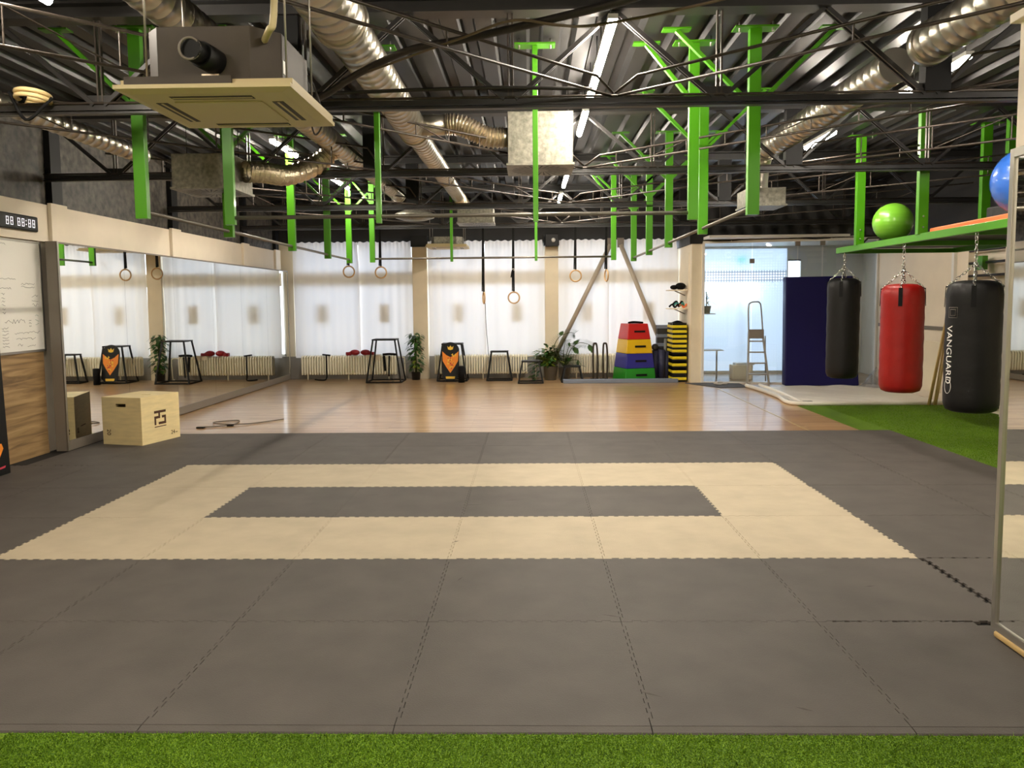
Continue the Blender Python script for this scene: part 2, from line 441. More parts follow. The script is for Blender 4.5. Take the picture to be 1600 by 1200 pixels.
t = nb(); t.box(6.765, 6.785, 11.15, 12.0, 1.9, 2.62); struct('trim_24', t, 'cream2', bevel=.004)
struct('wall_stub_upper', nb().box(6.74, 7.02, 10.93, YF + .8, 2.78, ZD), 'drape')
bays = [(-1.6, 1.02), (1.34, 3.88), (4.17, 6.78)]
for i, (a, b) in enumerate(bays):
    f = nb(); z0, z1 = .5, 2.97; y0, y1 = YF + .12, YF + .18
    f.box(a, a + .05, y0, y1, z0, z1).box(b - .05, b, y0, y1, z0, z1).box(a, b, y0, y1, z0, z0 + .05).box(a, b, y0, y1, z1 - .04, z1)
    o = struct('window_%d' % (i + 1), f, 'white')
    nb().box(a + .05, b - .05, YF + .14, YF + .15, z0 + .05, z1 - .04).build('window_pane', 'window_glass', o)
    nb().box(a + .02, b - .02, YF - .052, YF - .05, 2.05, 2.33).build('transom_strip', 'thin_sheet', o)  # stands for the window transom, made translucent to lighten its dark band on the curtain
# right wall
struct('wall_right', nb().box(XR, XR + .2, YB, 10.33, 0, 2.62), 'cream')
struct('wall_right_upper', nb().box(XR - .01, XR + .2, YB, 10.33, 2.62, ZD + .1), 'black_wall')
struct('trim_25', nb().box(XR - .03, XR, 7.62, 10.2, 1.14, 1.2), 'frame_grey')
struct('trim_26', nb().box(XR - .05, XR, 7.55, 7.62, 0, 2.6), 'white')
struct('trim_27', nb().box(XR - .02, XR, 7.9, 9.9, .12, .95), 'cream2', bevel=.006)
struct('wall_rear', nb().box(XL - .2, XR + .2, YB - .1, YB, 0, ZD + .1), 'cream')
# partition with the near mirror
struct('wall_partition', nb().box(5.823, 6.06, YB, -1.13, 0, 2.93), 'cream', bevel=.004)
struct('trim_28', nb().box(5.79, 6.09, YB, -1.1, 2.93, 2.97), 'cream', bevel=.003)
struct('wall_partition_upper', nb().box(5.9, 6.0, YB, -1.16, 2.97, ZD), 'black_wall')
struct('baseboard_right', nb().box(5.79, 5.84, YB, -1.17, 0.012, .04), 'tan_wood', bevel=.008)

# ------------------------------------------------------------------ lobby behind the glass partition
def lerp(p, q, t): return (p[0] + (q[0] - p[0]) * t, p[1] + (q[1] - p[1]) * t)
A, B = GP
gd = Vector((B[0] - A[0], B[1] - A[1], 0)).normalized(); gn = Vector((gd.y, -gd.x, 0))
def gpt(t, off=0, z=0): p = lerp(A, B, t); return (p[0] + gn.x * off, p[1] + gn.y * off, z)
fr = nb()
for t_ in (0.004, .996): fr.bar(gpt(t_, 0, 0), gpt(t_, 0, 2.8), .05, .05)
fr.bar(gpt(0, 0, .015), gpt(1, 0, .015), .05, .03); fr.bar(gpt(0, 0, 2.805), gpt(1, 0, 2.805), .05, .05)
win = struct('window_4', fr, 'white')
seams = [0, .29, .55, .69, 1.0]
for i in range(4):
    a, b = seams[i] + .004, seams[i + 1] - .004
    nb().hexa([gpt(a, -.005, .03), gpt(b, -.005, .03), gpt(b, .005, .03), gpt(a, .005, .03)],
              [gpt(a, -.005, 2.78), gpt(b, -.005, 2.78), gpt(b, .005, 2.78), gpt(a, .005, 2.78)]).build('glass_pane', 'glass', win)
for (t_, z) in ((.29, 2.42), (.55, 2.74), (.69, 2.74)):
    nb().hexa([gpt(t_ - .014, -.02, z - .045), gpt(t_ + .014, -.02, z - .045), gpt(t_ + .014, .02, z - .045), gpt(t_ - .014, .02, z - .045)],
              [gpt(t_ - .014, -.02, z + .045), gpt(t_ + .014, -.02, z + .045), gpt(t_ + .014, .02, z + .045), gpt(t_ - .014, .02, z + .045)]).build('glass_clamp', 'frame_grey', win)
dr = nb(); K, J = 60, 8; vs = []
for j in range(J + 1):
    for i in range(K + 1):
        o_ = .05 + .022 * math.sin(i * 1.1 + j * .8) * (1 - j / J * .6) + .012 * math.sin(i * .37 - j * 1.9)
        vs.append(gpt(i / K, o_, 2.84 - .03 * math.sin(i * .2) + (ZD - 2.84) * j / J))
dr.add(vs, [(j * (K + 1) + i, j * (K + 1) + i + 1, (j + 1) * (K + 1) + i + 1, (j + 1) * (K + 1) + i) for j in range(J) for i in range(K)], True)
tag(struct('wall_drape', dr, 'drape'), kind='structure')
LY = 12.95
struct('floor_outside', nb().box(XL - 2, XR + 2, 13.0, 14.6, -.15, 0), 'cream2')
struct('ceiling_lobby', nb().box(7.0, XR + .9, 10.4, LY + .1, 2.85, 2.9), 'white')
struct('wall_lobby_right', nb().box(XR + .8, XR + .9, 10.3, LY + .1, 0, 2.9), 'white')
struct('wall_above_glass', nb().hexa([gpt(0, -.06, 2.83), gpt(1, -.06, 2.83), gpt(1, .0, 2.83), gpt(0, .0, 2.83)], [gpt(0, -.06, ZD), gpt(1, -.06, ZD), gpt(1, 0, ZD), gpt(0, 0, ZD)]), 'black_wall')
struct('wall_lobby_return', nb().box(XR, XR + .9, 10.3, 10.4, 0, 2.9), 'white')
lw = nb(); lw.box(9.32, 9.34, LY, LY + .1, 0, 2.85).box(9.34, 9.62, LY, LY + .1, 0, 2.0).box(9.34, 9.62, LY, LY + .1, 2.55, 2.85).box(9.62, XR + .8, LY, LY + .1, 0, 2.85)
struct('wall_lobby', lw, 'white')
wf = nb(); wf.box(7.0, 9.32, LY - .02, LY + .06, 0, .06).box(7.0, 9.32, LY - .02, LY + .06, 2.8, 2.85)
w5 = struct('window_5', wf, 'white')
nb().box(7.0, 9.32, LY + .02, LY + .022, .06, 2.8).build('frosted_pane', 'film', w5)
wf = nb(); wf.box(9.34, 9.62, LY - .01, LY + .05, 2.0, 2.03).box(9.34, 9.62, LY - .01, LY + .05, 2.52, 2.55)
w6 = struct('window_6', wf, 'frame_grey'); nb().box(9.34, 9.62, LY + .02, LY + .025, 2.03, 2.52).build('window_pane', 'window_glass', w6)
for (xx, lab) in ((7.62, 'added glow ball behind the frosted window, left of the step ladder'), (8.42, 'added glow ball behind the frosted window, above the step ladder')):
    t = thing('glow_ball', lab, 'glow ball', (xx, LY + .3, 0)); nb().sphere((0, 0, 1.85), .14).build('globe', 'glow_ball_emit', t); nb().tube([(0, 0, 0), (0, 0, 1.72)], .02, 8).build('pole', 'white', t)  # glowing balls on poles, added to make two bright spots in the film
t = thing('exit_sign', 'blurred small green sign glowing high behind the lobby window', 'sign', (8.32, LY + .1, 0)); nb().box(-.1, .1, -.01, .01, 2.5, 2.62).build('sign_face', 'exit_glow', t); nb().tube([(0, 0, 0), (0, 0, 2.5)], .012, 6).build('pole', 'white', t)

# ------------------------------------------------------------------ curtains
def curtain(x0, x1, z0, z1, ph, inset0, inset1, bulge=0):
    m = nb(); nx, nz = int((x1 - x0) / .012), 22; vs = []
    RR = random.Random(ph)
    fr_ = [(RR.uniform(10, 16), RR.uniform(0, 6), RR.uniform(.3, 1)) for _ in range(3)] + [(RR.uniform(25, 38), RR.uniform(0, 6), .4) for _ in range(2)]
    for j in range(nz + 1):
        v = j / nz; z = z0 + (z1 - z0) * v
        top = max(0, (v - .9) / .1)
        a0 = x0 + inset0 * max(0, (v - .72) / .28); a1 = x1 - inset1 * max(0, (v - .72) / .28)
        for i in range(nx + 1):
            u = i / nx; x = a0 + (a1 - a0) * u
            y = sum(A_ * math.sin(f_ * x + p_ + .25 * math.sin(3 * v)) for f_, p_, A_ in fr_) * .010
            y += top * .012 * math.sin(x * 75 + fr_[0][1])
            edge = min(u, 1 - u) * (x1 - x0)
            y += .02 * math.exp(-edge / .05) * math.sin(v * 5)
            vs.append((x, YF - .105 + y - (ph % 2) * .03, z + (.012 * math.sin(x * 40) if j == nz else 0)))
    fs = [(j * (nx + 1) + i, j * (nx + 1) + i + 1, (j + 1) * (nx + 1) + i + 1, (j + 1) * (nx + 1) + i) for j in range(nz) for i in range(nx)]
    m.add(vs, fs, True); return m
CN = [(-1.57, -.14, 'leftmost white curtain, between the mirror and the first curtain seam', 0.0, 0.02), (-.16, 1.01, 'white curtain behind the tall black jump stand', 0.0, 0.02),
      (1.36, 2.60, 'white curtain behind the skateboard, under the small ceiling air unit', 0.0, .03), (2.57, 3.88, 'white curtain left of the second cream pillar', .02, .05),
      (4.17, 5.26, 'white curtain behind the arching plant and the radiator', 0, .01), (5.23, 6.76, 'white curtain behind the coloured foam vault box', 0, .06)]
for i, (a, b, lab, i0, i1) in enumerate(CN):
    o = curtain(a, b, .5 if i else .48, 2.98, 31 + i, i0, i1).build('curtain', 'curtain'); tag(o, lab, 'curtain', 'white curtains over the window wall')
for i, (x, lab) in enumerate(((-.97, 'left sheet behind the leftmost curtain'), (.38, 'sheet behind the curtain above the tall jump stand'), (2.0, 'sheet behind the curtain above the skateboard'),
                     (3.27, 'sheet behind the curtain under the long hanging ring'), (4.78, 'sheet behind the curtain crossed by the left steel brace'), (6.12, 'sheet behind the curtain crossed by the right steel brace'))):
    o = nb().box(x - .11, x + .11, YF - .05, YF - .049, 1.24, 1.64).build('window_sheet', 'thin_sheet'); tag(o, 'blurred grey rectangular ' + lab, 'sheet', 'sheets on the window panes')

# ------------------------------------------------------------------ mats
TH = .012
GAP = .0016
def edge_curve(kind, i, j):
    """Teeth of the seam: kind 'v' = seam on x=i between y=j..j+1; 'h' = seam on y=j between x=i..i+1. Points (along 0..1, offset)."""
    N_ = 12; pts = [(0, 0)]; p = 1 / (N_ + .5); a = .016
    for k_ in range(N_):
        c = (k_ + .75) * p; s_ = 1 if k_ % 2 == 0 else -1
        pts += [(c - .5 * p + .004 * 1 + 0, s_ * a * 0)] if False else []
    # dovetail square wave
    x_ = .4 * p; s_ = 1
    while x_ < 1 - .4 * p:
        pts += [(x_ + .006, -a * s_), (x_ - .006, a * s_)] if s_ > 0 else [(x_ - .006, a), (x_ + .006, -a)]
        x_ += p * .5; s_ = -s_
    pts.append((1, 0)); return pts
def seam(kind):
    a = .015; N_ = 13; p = 1 / N_; pts = [(0, 0), (.25 * p, 0)]
    for k_ in range(N_ - 1):
        c = (k_ + .25) * p + .04
        if c + .5 * p > .985: break
        pts += [(c, 0), (c - .005, a), (c + .5 * p + .005, a), (c + .5 * p, 0), ] if kind == 'v' else [(c, 0), (c - .006, a), (c + .5 * p + .006, a), (c + .5 * p, 0)]
    pts.append((1, 0)); return pts
SV = seam('v'); SH = seam('h')
def tile_poly(x0, x1, y0, y1, teeth):   # teeth: dict side -> bool
    P = []
    def side(p, q, tooth, horiz):
        L_ = math.hypot(q[0] - p[0], q[1] - p[1]); out = []
        flip = (q[0] < p[0]) or (q[1] < p[1])
        base, end = (q, p) if flip else (p, q)
        pts = (SH if horiz else SV) if tooth else [(0, 0), (1, 0)]
        for u, o_ in pts:
            if horiz: out.append((base[0] + u * (end[0] - base[0]), base[1] + o_))
            else: out.append((base[0] + o_, base[1] + u * (end[1] - base[1])))
        if flip: out = out[::-1]
        return out[:-1]
    g = GAP
    a, b, c, d_ = (x0 + g, y0 + g), (x1 - g, y0 + g), (x1 - g, y1 - g), (x0 + g, y1 - g)
    P += side(a, b, teeth['f'], True) + side(b, c, teeth['r'], False) + side(c, d_, teeth['b'], True) + side(d_, a, teeth['l'], False)
    return P
def seg_tile(poly):
    m = nb(); m.prism(poly, 0, TH); return m
rowname = {-2: 'row nearest the front turf', -1: 'second row from the front turf', 0: 'third row from the front turf', 1: 'middle row', 2: 'fifth row from the front turf', 3: 'second row from the wood floor', 4: 'row next to the wood floor'}
R2 = random.Random(3)
for j in range(-2, 5):
    cols_ = list(range(-2, 9))
    for i in cols_:
        x0, x1, y0, y1 = i, i + 1, j, j + 1
        if j == 4: y1 = 4.97
        if i == -2: x0 = -1.92 if j < 3 else -1.7
        if i == 7: x1 = 8.06
        if i == 8: continue
        if j == -2 and i > 5: continue
        if j == -2 and i == 5: x1 = 5.79
        if j == -1 and i >= 7: continue
        light = (0 <= i <= 5 and 0 <= j <= 2) and not (1 <= i <= 4 and j == 1)
        teeth = dict(f=j > -2, b=j < 4, l=i > -2, r=(i < 7 and not (j == -2 and i == 5) and not (j == -1 and i == 6)))
        if j == -1 and i == 6: x0 += .03; teeth['l'] = True
        poly = tile_poly(x0, x1, y0, y1, teeth)
        if i == 5 and j == -2: pass
        o = seg_tile(poly).build('foam_tile', 'mat_light' if light else 'mat_dark')
        colr = 'Beige' if light else 'Dark grey'
        if light:
            lab = 'beige foam tile, %s from the left in the %s of the light ring' % (NUM[i], {0: 'near side', 1: 'middle', 2: 'far side'}[j])
        else:
            where = '%s from the left in the %s' % (NUM[i + 2], rowname[j])
            lab = 'dark grey foam tile, ' + where
        tag(o, lab, 'foam tile', 'interlocking foam floor tiles')
for i in range(-2, 6):
    x0, x1 = max(i, -1.92), min(i + 1, 5.79)
    m = nb(); m.add([(x0 + .002, -2.045, 0), (x1 - .002, -2.045, 0), (x1 - .002, -2.002, 0), (x0 + .002, -2.002, 0), (x0 + .002, -2.04, .008), (x1 - .002, -2.04, .008), (x1 - .002, -2.002, TH), (x0 + .002, -2.002, TH)],
                    [(0, 1, 5, 4), (4, 5, 6, 7), (3, 0, 4, 7), (1, 2, 6, 5), (2, 3, 7, 6)])
    o = m.build('edge_strip', 'mat_dark'); tag(o, 'narrow dark foam edge strip along the front turf, %s from the left' % NUM[i + 2], 'edge strip', 'foam edge strips')
# scuff marks belong to the tiles
marks = [(3.98, -1.72, .12, -.5), (3.9, -.9, .12, -.35), (2.95, 1.35, .2, .1), (3.3, 1.5, .18, .15), (4.6, -1.85, .08, -.5), (5.35, .0, .05, .2), (2.1, 1.7, .15, .1), (3.1, -.4, .07, 1.2), (5.45, -.5, .07, .2), (3.0, .35, .06, .8)]
for (mx_, my_, L_, an) in marks:
    i, j = math.floor(mx_), math.floor(my_); m = nb()
    p = Vector((mx_, my_, TH + .0004)); d_ = Vector((math.cos(an), math.sin(an), 0)) * L_; n_ = Vector((-d_.y, d_.x, 0)).normalized() * .006
    m.add([p, p + d_ * .5 + n_, p + d_, p + d_ * .5 - n_], [(0, 1, 2, 3)])
    host = [o for o in C.objects if o.name.startswith('foam_tile') and o.data.vertices[0].co.x - .1 <= mx_ and min(v.co.x for v in o.data.vertices) <= mx_ <= max(v.co.x for v in o.data.vertices) and min(v.co.y for v in o.data.vertices) <= my_ <= max(v.co.y for v in o.data.vertices)]
    m.build('scuff_mark', 'scuff', host[0] if host else None)

# ------------------------------------------------------------------ turf
tb = nb().box(XL, 5.79, YB, -2.05, -.004, .004); o = tb.build('turf', 'turf')
def blades(x0, x1, y0, y1, n, h, seed, wd=.0022):
    rg = np.random.default_rng(seed)
    x = rg.uniform(x0, x1, n); y = rg.uniform(y0, y1, n); a = rg.uniform(0, 2 * np.pi, n); l = rg.uniform(.5, 1, n) * h
    tx = rg.normal(0, .5, n) * l; ty = rg.normal(0, .5, n) * l
    v = np.zeros((n, 3, 3)); v[:, 0, 0] = x - np.cos(a) * wd; v[:, 0, 1] = y - np.sin(a) * wd; v[:, 1, 0] = x + np.cos(a) * wd; v[:, 1, 1] = y + np.sin(a) * wd
    v[:, 0, 2] = v[:, 1, 2] = .003; v[:, 2, 0] = x + tx; v[:, 2, 1] = y + ty; v[:, 2, 2] = .003 + l
    me = bpy.data.meshes.new('blades'); me.vertices.add(3 * n); me.vertices.foreach_set('co', v.reshape(-1))
    me.loops.add(3 * n); me.loops.foreach_set('vertex_index', np.arange(3 * n)); me.polygons.add(n)
    me.polygons.foreach_set('loop_start', np.arange(n) * 3); me.polygons.foreach_set('loop_total', np.full(n, 3)); me.update(); me.validate()
    me.materials.append(M['turf']); ob = bpy.data.objects.new('turf_blades', me); C.objects.link(ob); return ob
tag(o, 'strip of bright green artificial turf in front of the mats', 'artificial turf', kind='stuff')
bl = blades(1.5, 5.78, -2.62, -2.05, 90000, .013, 1); bl.parent = o
tg = nb().prism([(8.07, -1.0), (10.19, -1.0), (10.19, 7.36), (7.72, 7.36), (7.72, 4.99), (8.07, 4.99)], -.004, .006)
o = tg.build('turf', 'turf'); tag(o, 'dark green artificial turf under the punching bags', 'artificial turf', kind='stuff')
bl = blades(8.07, 10.15, 2.2, 7.3, 60000, .014, 2, .004); bl.parent = o
struct('floor_side', nb().box(5.8, XR, YB, -1.02, -.004, .002), 'mat_dark')

# ------------------------------------------------------------------ trusses
web_x = [.41 + 1.5 * k for k in range(-1, 7)]
def truss(y, label, detail=True):
    t = thing('roof_truss', label, 'truss', (0, y, 3.1))
    m = nb()
    for s_ in (-1, 1): m.box(XL, XR, s_ * .026 - .014, s_ * .026 + .014, -.022, -.014).box(XL, XR, s_ * .014 - .004, s_ * .014 + .004, -.022, .022)
    m.box(XL, XR, -.03, .03, -.045, -.03)
    m.build('bottom_chord', 'steel_black', t)
    m = nb(); m.tube([(XL, -.022, .032), (XR, -.022, .032)], .01, 6)
    m.build('rebar_rod', 'rebar', t)
    m = nb(); m.box(XL, XR, -.08, .08, .62, .64).box(XL, XR, -.006, .006, .64, .72).box(XL, XR, -.08, .08, .72, .738); m.build('top_chord', 'steel_black', t)
    for x in web_x:
        if x < XL: continue
        m = nb(); m.bar((x - .012, 0, 0), (x - .012, 0, .62), .012, .03).bar((x + .02, 0, 0), (x + .02, 0, .62), .012, .03); m.build('vertical', 'rebar', t)
        for s_ in (-1, 1):
            x2 = x + s_ * .75
            if not XL < x2 < XR: continue
            m = nb()
            for o_ in (-.022, .022): m.bar((x + s_ * .04, o_, .02), (x2, o_, .63), .016, .03)
            m.build('diagonal', 'steel_black', t)
        nb().box(x - .09, x + .09, -.012, .012, -.01, .09).build('gusset_plate', 'steel_black', t)
    for x in (1.8, 6.45):
        nb().box(x - .09, x + .09, -.05, .05, .03, .62).build('stub_post', 'black', t)
    return t
for k, y in enumerate([-2.15] + TR):
    truss(y, ['black steel roof truss above and behind the near air unit', 'black steel roof truss nearest the camera, behind the big ceiling air unit', 'black steel roof truss second from the camera, over the galvanized vent box',
              'black steel roof truss third from the camera', 'black steel roof truss nearest the curtains'][k])
def lattice(a, b, sep, label, n=9):
    a, b = Vector(a), Vector(b); t = thing('lattice_brace', label, 'brace', a)
    d_ = b - a; up = Vector((0, 0, sep))
    nb().tube([(0, 0, 0), d_], .011, 6).build('lower_rod', 'rebar', t)
    nb().tube([up * .15, d_ * .04 + up, d_ + up], .011, 6).build('upper_rod', 'rebar', t)
    for i in range(1, n): nb().tube([d_ * i / n, d_ * i / n + up], .007, 5, caps=False).build('lacing_rod', 'rebar', t)
    for i in range(2, n - 1, 3): nb().tube([d_ * i / n, d_ * (i + 1) / n + up], .006, 5, caps=False).build('lacing_rod', 'rebar', t)
Ys = [-2.15] + TR
for k in range(1, 5):
    y1, y0 = Ys[k], Ys[k - 1]; w_ = NUM[k - 1]
    zz = 3.13
    lattice((4.16, y1, zz), (4.16 - 3.3, y0, zz + .12), .11, 'thin steel lattice brace running left from the middle of the %s truss from the camera' % w_, 12 if k > 1 else 3)
    lattice((4.16, y1, zz), (4.16 + 3.9, y0, zz + .12), .11, 'thin steel lattice brace running right from the middle of the %s truss from the camera' % w_, 12 if k > 1 else 3)
    lattice((6.5, y1, zz), (10.1, y0, zz), .22, 'wide steel lattice brace near the right wall starting at the %s truss from the camera' % w_, 7)
    lattice((1.9, y1, zz), (-1.2, y0, zz), .23, 'wide steel lattice brace near the left wall starting at the %s truss from the camera' % w_, 7)

# ------------------------------------------------------------------ LED tubes
def tube_light(x, y0, y1, label, z=3.58):
    t = thing('tube_light', label, 'light', (x, (y0 + y1) / 2, z), group='led tube lights'); h = (y1 - y0) / 2
    nb().box(-.035, .035, -h, h, .015, .05).build('housing', 'lamp_body', t, bevel=.004)
    nb().tube([(0, -h + .02, 0), (0, h - .02, 0)], .03, 10).build('diffuser', 'tube_light', t)
    m = nb()
    for s_ in (-1, 1): m.tube([(0, s_ * h * .7, .05), (0, s_ * h * .7, ZD - z + .06)], .004, 5)
    m.build('hanger', 'steel_black', t)
for k, (a, b) in enumerate(((.66, 1.74), (1.8, 2.86), (3.3, 4.36), (6.3, 6.95), (7.12, 8.5), (9.4, 10.6))):
    tube_light(4.13, a, b, 'white tube light in the middle ceiling row, %s from the camera' % NUM[k])
for k, (a, b) in enumerate(((-1.0, .15), (4.45, 4.95), (5.0, 5.45), (7.27, 8.38))):
    tube_light(.52, a, b, 'white tube light in the left ceiling row, %s from the camera' % NUM[k])
for k, (a, b) in enumerate(((1.62, 2.08), (2.5, 2.8), (4.42, 5.38), (5.6, 5.75))):
    tube_light(7.08, a, b, 'white tube light in the right ceiling row, %s from the camera' % NUM[k])
for k, (x, a, b) in enumerate(((.44, -4.2, -2.9), (4.13, -3.4, -2.2), (7.02, -3.2, -2.0), (.44, -7.5, -6.3), (4.13, -6.6, -5.4), (4.13, -8.6, -7.4), (2.3, -5.6, -4.4), (9.0, -1.2, 0))):
    tube_light(x, a, b, 'white tube light behind the view, %s of its kind' % NUM[k])

# ------------------------------------------------------------------ ducts
def spiral_duct(x, z, segs, label, name='spiral_duct', m_='galv'):
    t = thing(name, label, 'duct', (x, segs[0][0], z)); Y0 = segs[0][0]
    for (y0, y1, r) in segs:
        m = nb(); pts = []; rr = []; y = y0
        while y < y1 - .001:
            pts += [(0, y - Y0, 0), (0, y - Y0 + .006, 0), (0, y - Y0 + .012, 0), (0, y - Y0 + .018, 0)]; rr += [r, r + .005, r + .005, r]; y += .13
        pts.append((0, y1 - Y0, 0)); rr.append(r)
        m.tube(pts, rr, 28).build('duct_section', m_, t)
        nb().tube([(0, y1 - Y0 - .05, 0), (0, y1 - Y0 + .02, 0)], r + .012, 28).build('coupling', m_, t)
    return t
def flex(pts, r, parent, org):
    P = catmull(pts, 5); m = nb(); pp = []; rr = []
    for i in range(len(P) - 1):
        for k, q in ((0, .88), (.5, 1.1)): pp.append(P[i].lerp(P[i + 1], k) - Vector(org)); rr.append(r * q)
    m.tube(pp, rr, 20, caps=False); m.sm = [False] * len(m.sm); m.build('flexible_hose', 'foil', parent)
def vent_box(x0, x1, y0, y1, z0, z1, label, swirl=True):
    t = thing('diffuser_box', label, 'air diffuser', (0, 0, 0)); t.location = ((x0 + x1) / 2, (y0 + y1) / 2, z0); w_, d_, h = (x1 - x0) / 2, (y1 - y0) / 2, z1 - z0
    nb().box(-w_, w_, -d_, d_, .02, h).build('box', 'galv_box', t, bevel=.004)
    nb().box(-w_ - .015, w_ + .015, -d_ - .015, d_ + .015, 0, .02).build('face_plate', 'galv_box', t)
    if swirl:
        m = nb(); R_ = min(w_, d_) * .9
        for k in range(28):
            a = 2 * PI * k / 28; a2 = a + .25; q = .07
            m.add([(R_ * .3 * math.cos(a), R_ * .3 * math.sin(a), -.002), (R_ * math.cos(a2), R_ * math.sin(a2), -.002), (R_ * math.cos(a2 + q), R_ * math.sin(a2 + q), -.002), (R_ * .3 * math.cos(a + q), R_ * .3 * math.sin(a + q), -.002)], [(3, 2, 1, 0)])
        m.build('swirl_slots', 'black', t)
    m = nb()
    for sx in (-1, 1): m.tube([(sx * w_ * .9, 0, h), (sx * w_ * .9, 0, ZD - z0)], .005, 5)
    m.build('hanger', 'steel_black', t)
    return t
d1 = spiral_duct(2.37, 3.42, [(-5, .1, .17), (.1, 3.3, .145), (3.3, 6.4, .115), (6.4, 8.3, .1)], 'large galvanized spiral duct running down the middle of the ceiling')
org = (2.37, -5, 3.42)
nb().tube([Vector((2.42, 3.05, 3.42)) - Vector(org), Vector((2.72, 3.05, 3.42)) - Vector(org)], .1, 22).build('branch_collar', 'galv', d1)
flex([(2.72, 3.05, 3.42), (2.85, 3.05, 3.42), (3.0, 3.06, 3.36), (3.14, 3.08, 3.3), (3.3, 3.1, 3.3)], .1, d1, org)
nb().tube([Vector((3.2, 3.1, 3.3)) - Vector(org), Vector((3.38, 3.1, 3.3)) - Vector(org)], .095, 22).build('branch_collar', 'galv', d1)
vent_box(3.34, 3.98, 2.95, 3.6, 3.0, 3.52, 'square galvanized vent box with swirl grille under the ceiling, right of the big duct')
flex([(2.37, 8.25, 3.42), (2.4, 8.45, 3.38), (2.45, 8.6, 3.3)], .1, d1, org)
vent_box(2.35, 2.95, 8.35, 8.9, 2.98, 3.25, 'small galvanized vent box at the far end of the big duct')
d2 = spiral_duct(1.4, 3.42, [(-5, 2.2, .12), (2.2, 5.4, .115), (5.4, 8.2, .1)], 'galvanized spiral duct passing above the near air unit')
org = (1.4, -5, 3.42)
flex([(1.36, 4.0, 3.38), (1.2, 3.9, 3.2), (1.0, 3.5, 3.02), (.85, 3.2, 3.0), (.7, 3.0, 2.98)], .1, d2, org)
vent_box(.08, .66, 2.75, 3.35, 2.78, 3.12, 'galvanized vent box with swirl grille high by the left wall')
o = thing('dish_diffuser', 'pale round dish diffuser at the far end of the left duct', 'air diffuser', (1.6, 8.6, 3.05))
nb().lathe([(0, 0), (.2, .01), (.33, .05), (.36, .1), (.3, .13), (.1, .2), (.1, .3)], 28).build('dish', 'galv_box', o)
d3 = spiral_duct(6.33, 3.42, [(-5, .75, .14), (1.25, 4.5, .13)], 'galvanized spiral duct running along the right side of the ceiling')
org = (6.33, -5, 3.42)
P = [Vector((6.33, 4.45, 3.42)), Vector((6.33, 4.62, 3.4)), Vector((6.32, 4.72, 3.3)), Vector((6.3, 4.75, 3.12)), Vector((6.3, 4.75, 2.95))]
nb().tube([p - Vector(org) for p in catmull(P, 6)], .12, 22).build('elbow', 'galv', d3)
vent_box(6.12, 6.56, 4.5, 5.0, 2.76, 2.97, 'small galvanized vent box below the right duct', False)
spiral_duct(-.72, 3.3, [(-3, 3.8, .085)], 'thin galvanized duct by the left wall above the rope rings')

# ------------------------------------------------------------------ green rig
def post(t, x, y, w_, d_, z0=2.34, z1=3.79, plate=True, name='post'):
    m = nb().box(x - w_ / 2, x + w_ / 2, y - d_ / 2, y + d_ / 2, z0, z1); m.build(name, 'green', t, bevel=.003)
    if plate:
        m = nb().box(x - .17, x + .17, y - .07, y + .07, z1, z1 + .012)
        m.build('ceiling_plate', 'green', t)
        m = nb()
        for sx in (-1, 1): m.tube([(x + sx * .13, y - .03, z1 - .03), (x + sx * .13, y - .03, z1 + .05)], .008, 6)
        m.build('bolt', 'alu', t)
def strut(t, x, y, s_, dx=.62, zb=3.22):
    nb().bar((x + s_ * .04, y, zb), (x + s_ * dx, y, 3.79), .045, .03).build('diagonal_strut', 'green', t)
    nb().box(x + s_ * dx - .11, x + s_ * dx + .11, y - .05, y + .05, 3.79, 3.802).build('ceiling_plate', 'green', t)
def side_rig(x, ys, label):
    t = thing('pull_up_rig', label, 'pull up rig', (0, 0, 0))
    for y in ys:
        post(t, x, y, .095, .06)
        for s_ in (-1, 1): strut(t, x, y, s_)
    nb().tube([(x, ys[0] + .03, 2.4), (x, ys[-1] - .0, 2.4)], .017, 10).build('bar', 'pipe_grey', t)
side_rig(.49, (1.3, 3.1, 5.25, 7.05, 8.5), 'green steel pull up rig along the left side with a long bar')
side_rig(5.34, (1.52, 3.35, 5.35, 7.0, 8.75), 'green steel pull up rig along the right side with a long bar')
def cross_rig(y, xs, label):
    t = thing('pull_up_rig', label, 'pull up rig', (0, 0, 0))
    for k, x in enumerate(xs):
        end = k in (0, len(xs) - 1)
        post(t, x, y, .085 if end else .045, .05)
        if end: strut(t, x, y, -1, .4, 3.35)
    nb().tube([(xs[0], y, 2.4), (xs[-1], y, 2.4)], .017, 10).build('bar', 'pipe_grey', t)
cross_rig(1.85, (.98, 2.26, 3.6, 4.93), 'green steel pull up rig crossing the room near the camera')
cross_rig(8.32, (.92, 2.25, 3.66, 4.95), 'green steel pull up rig crossing the room near the curtains')

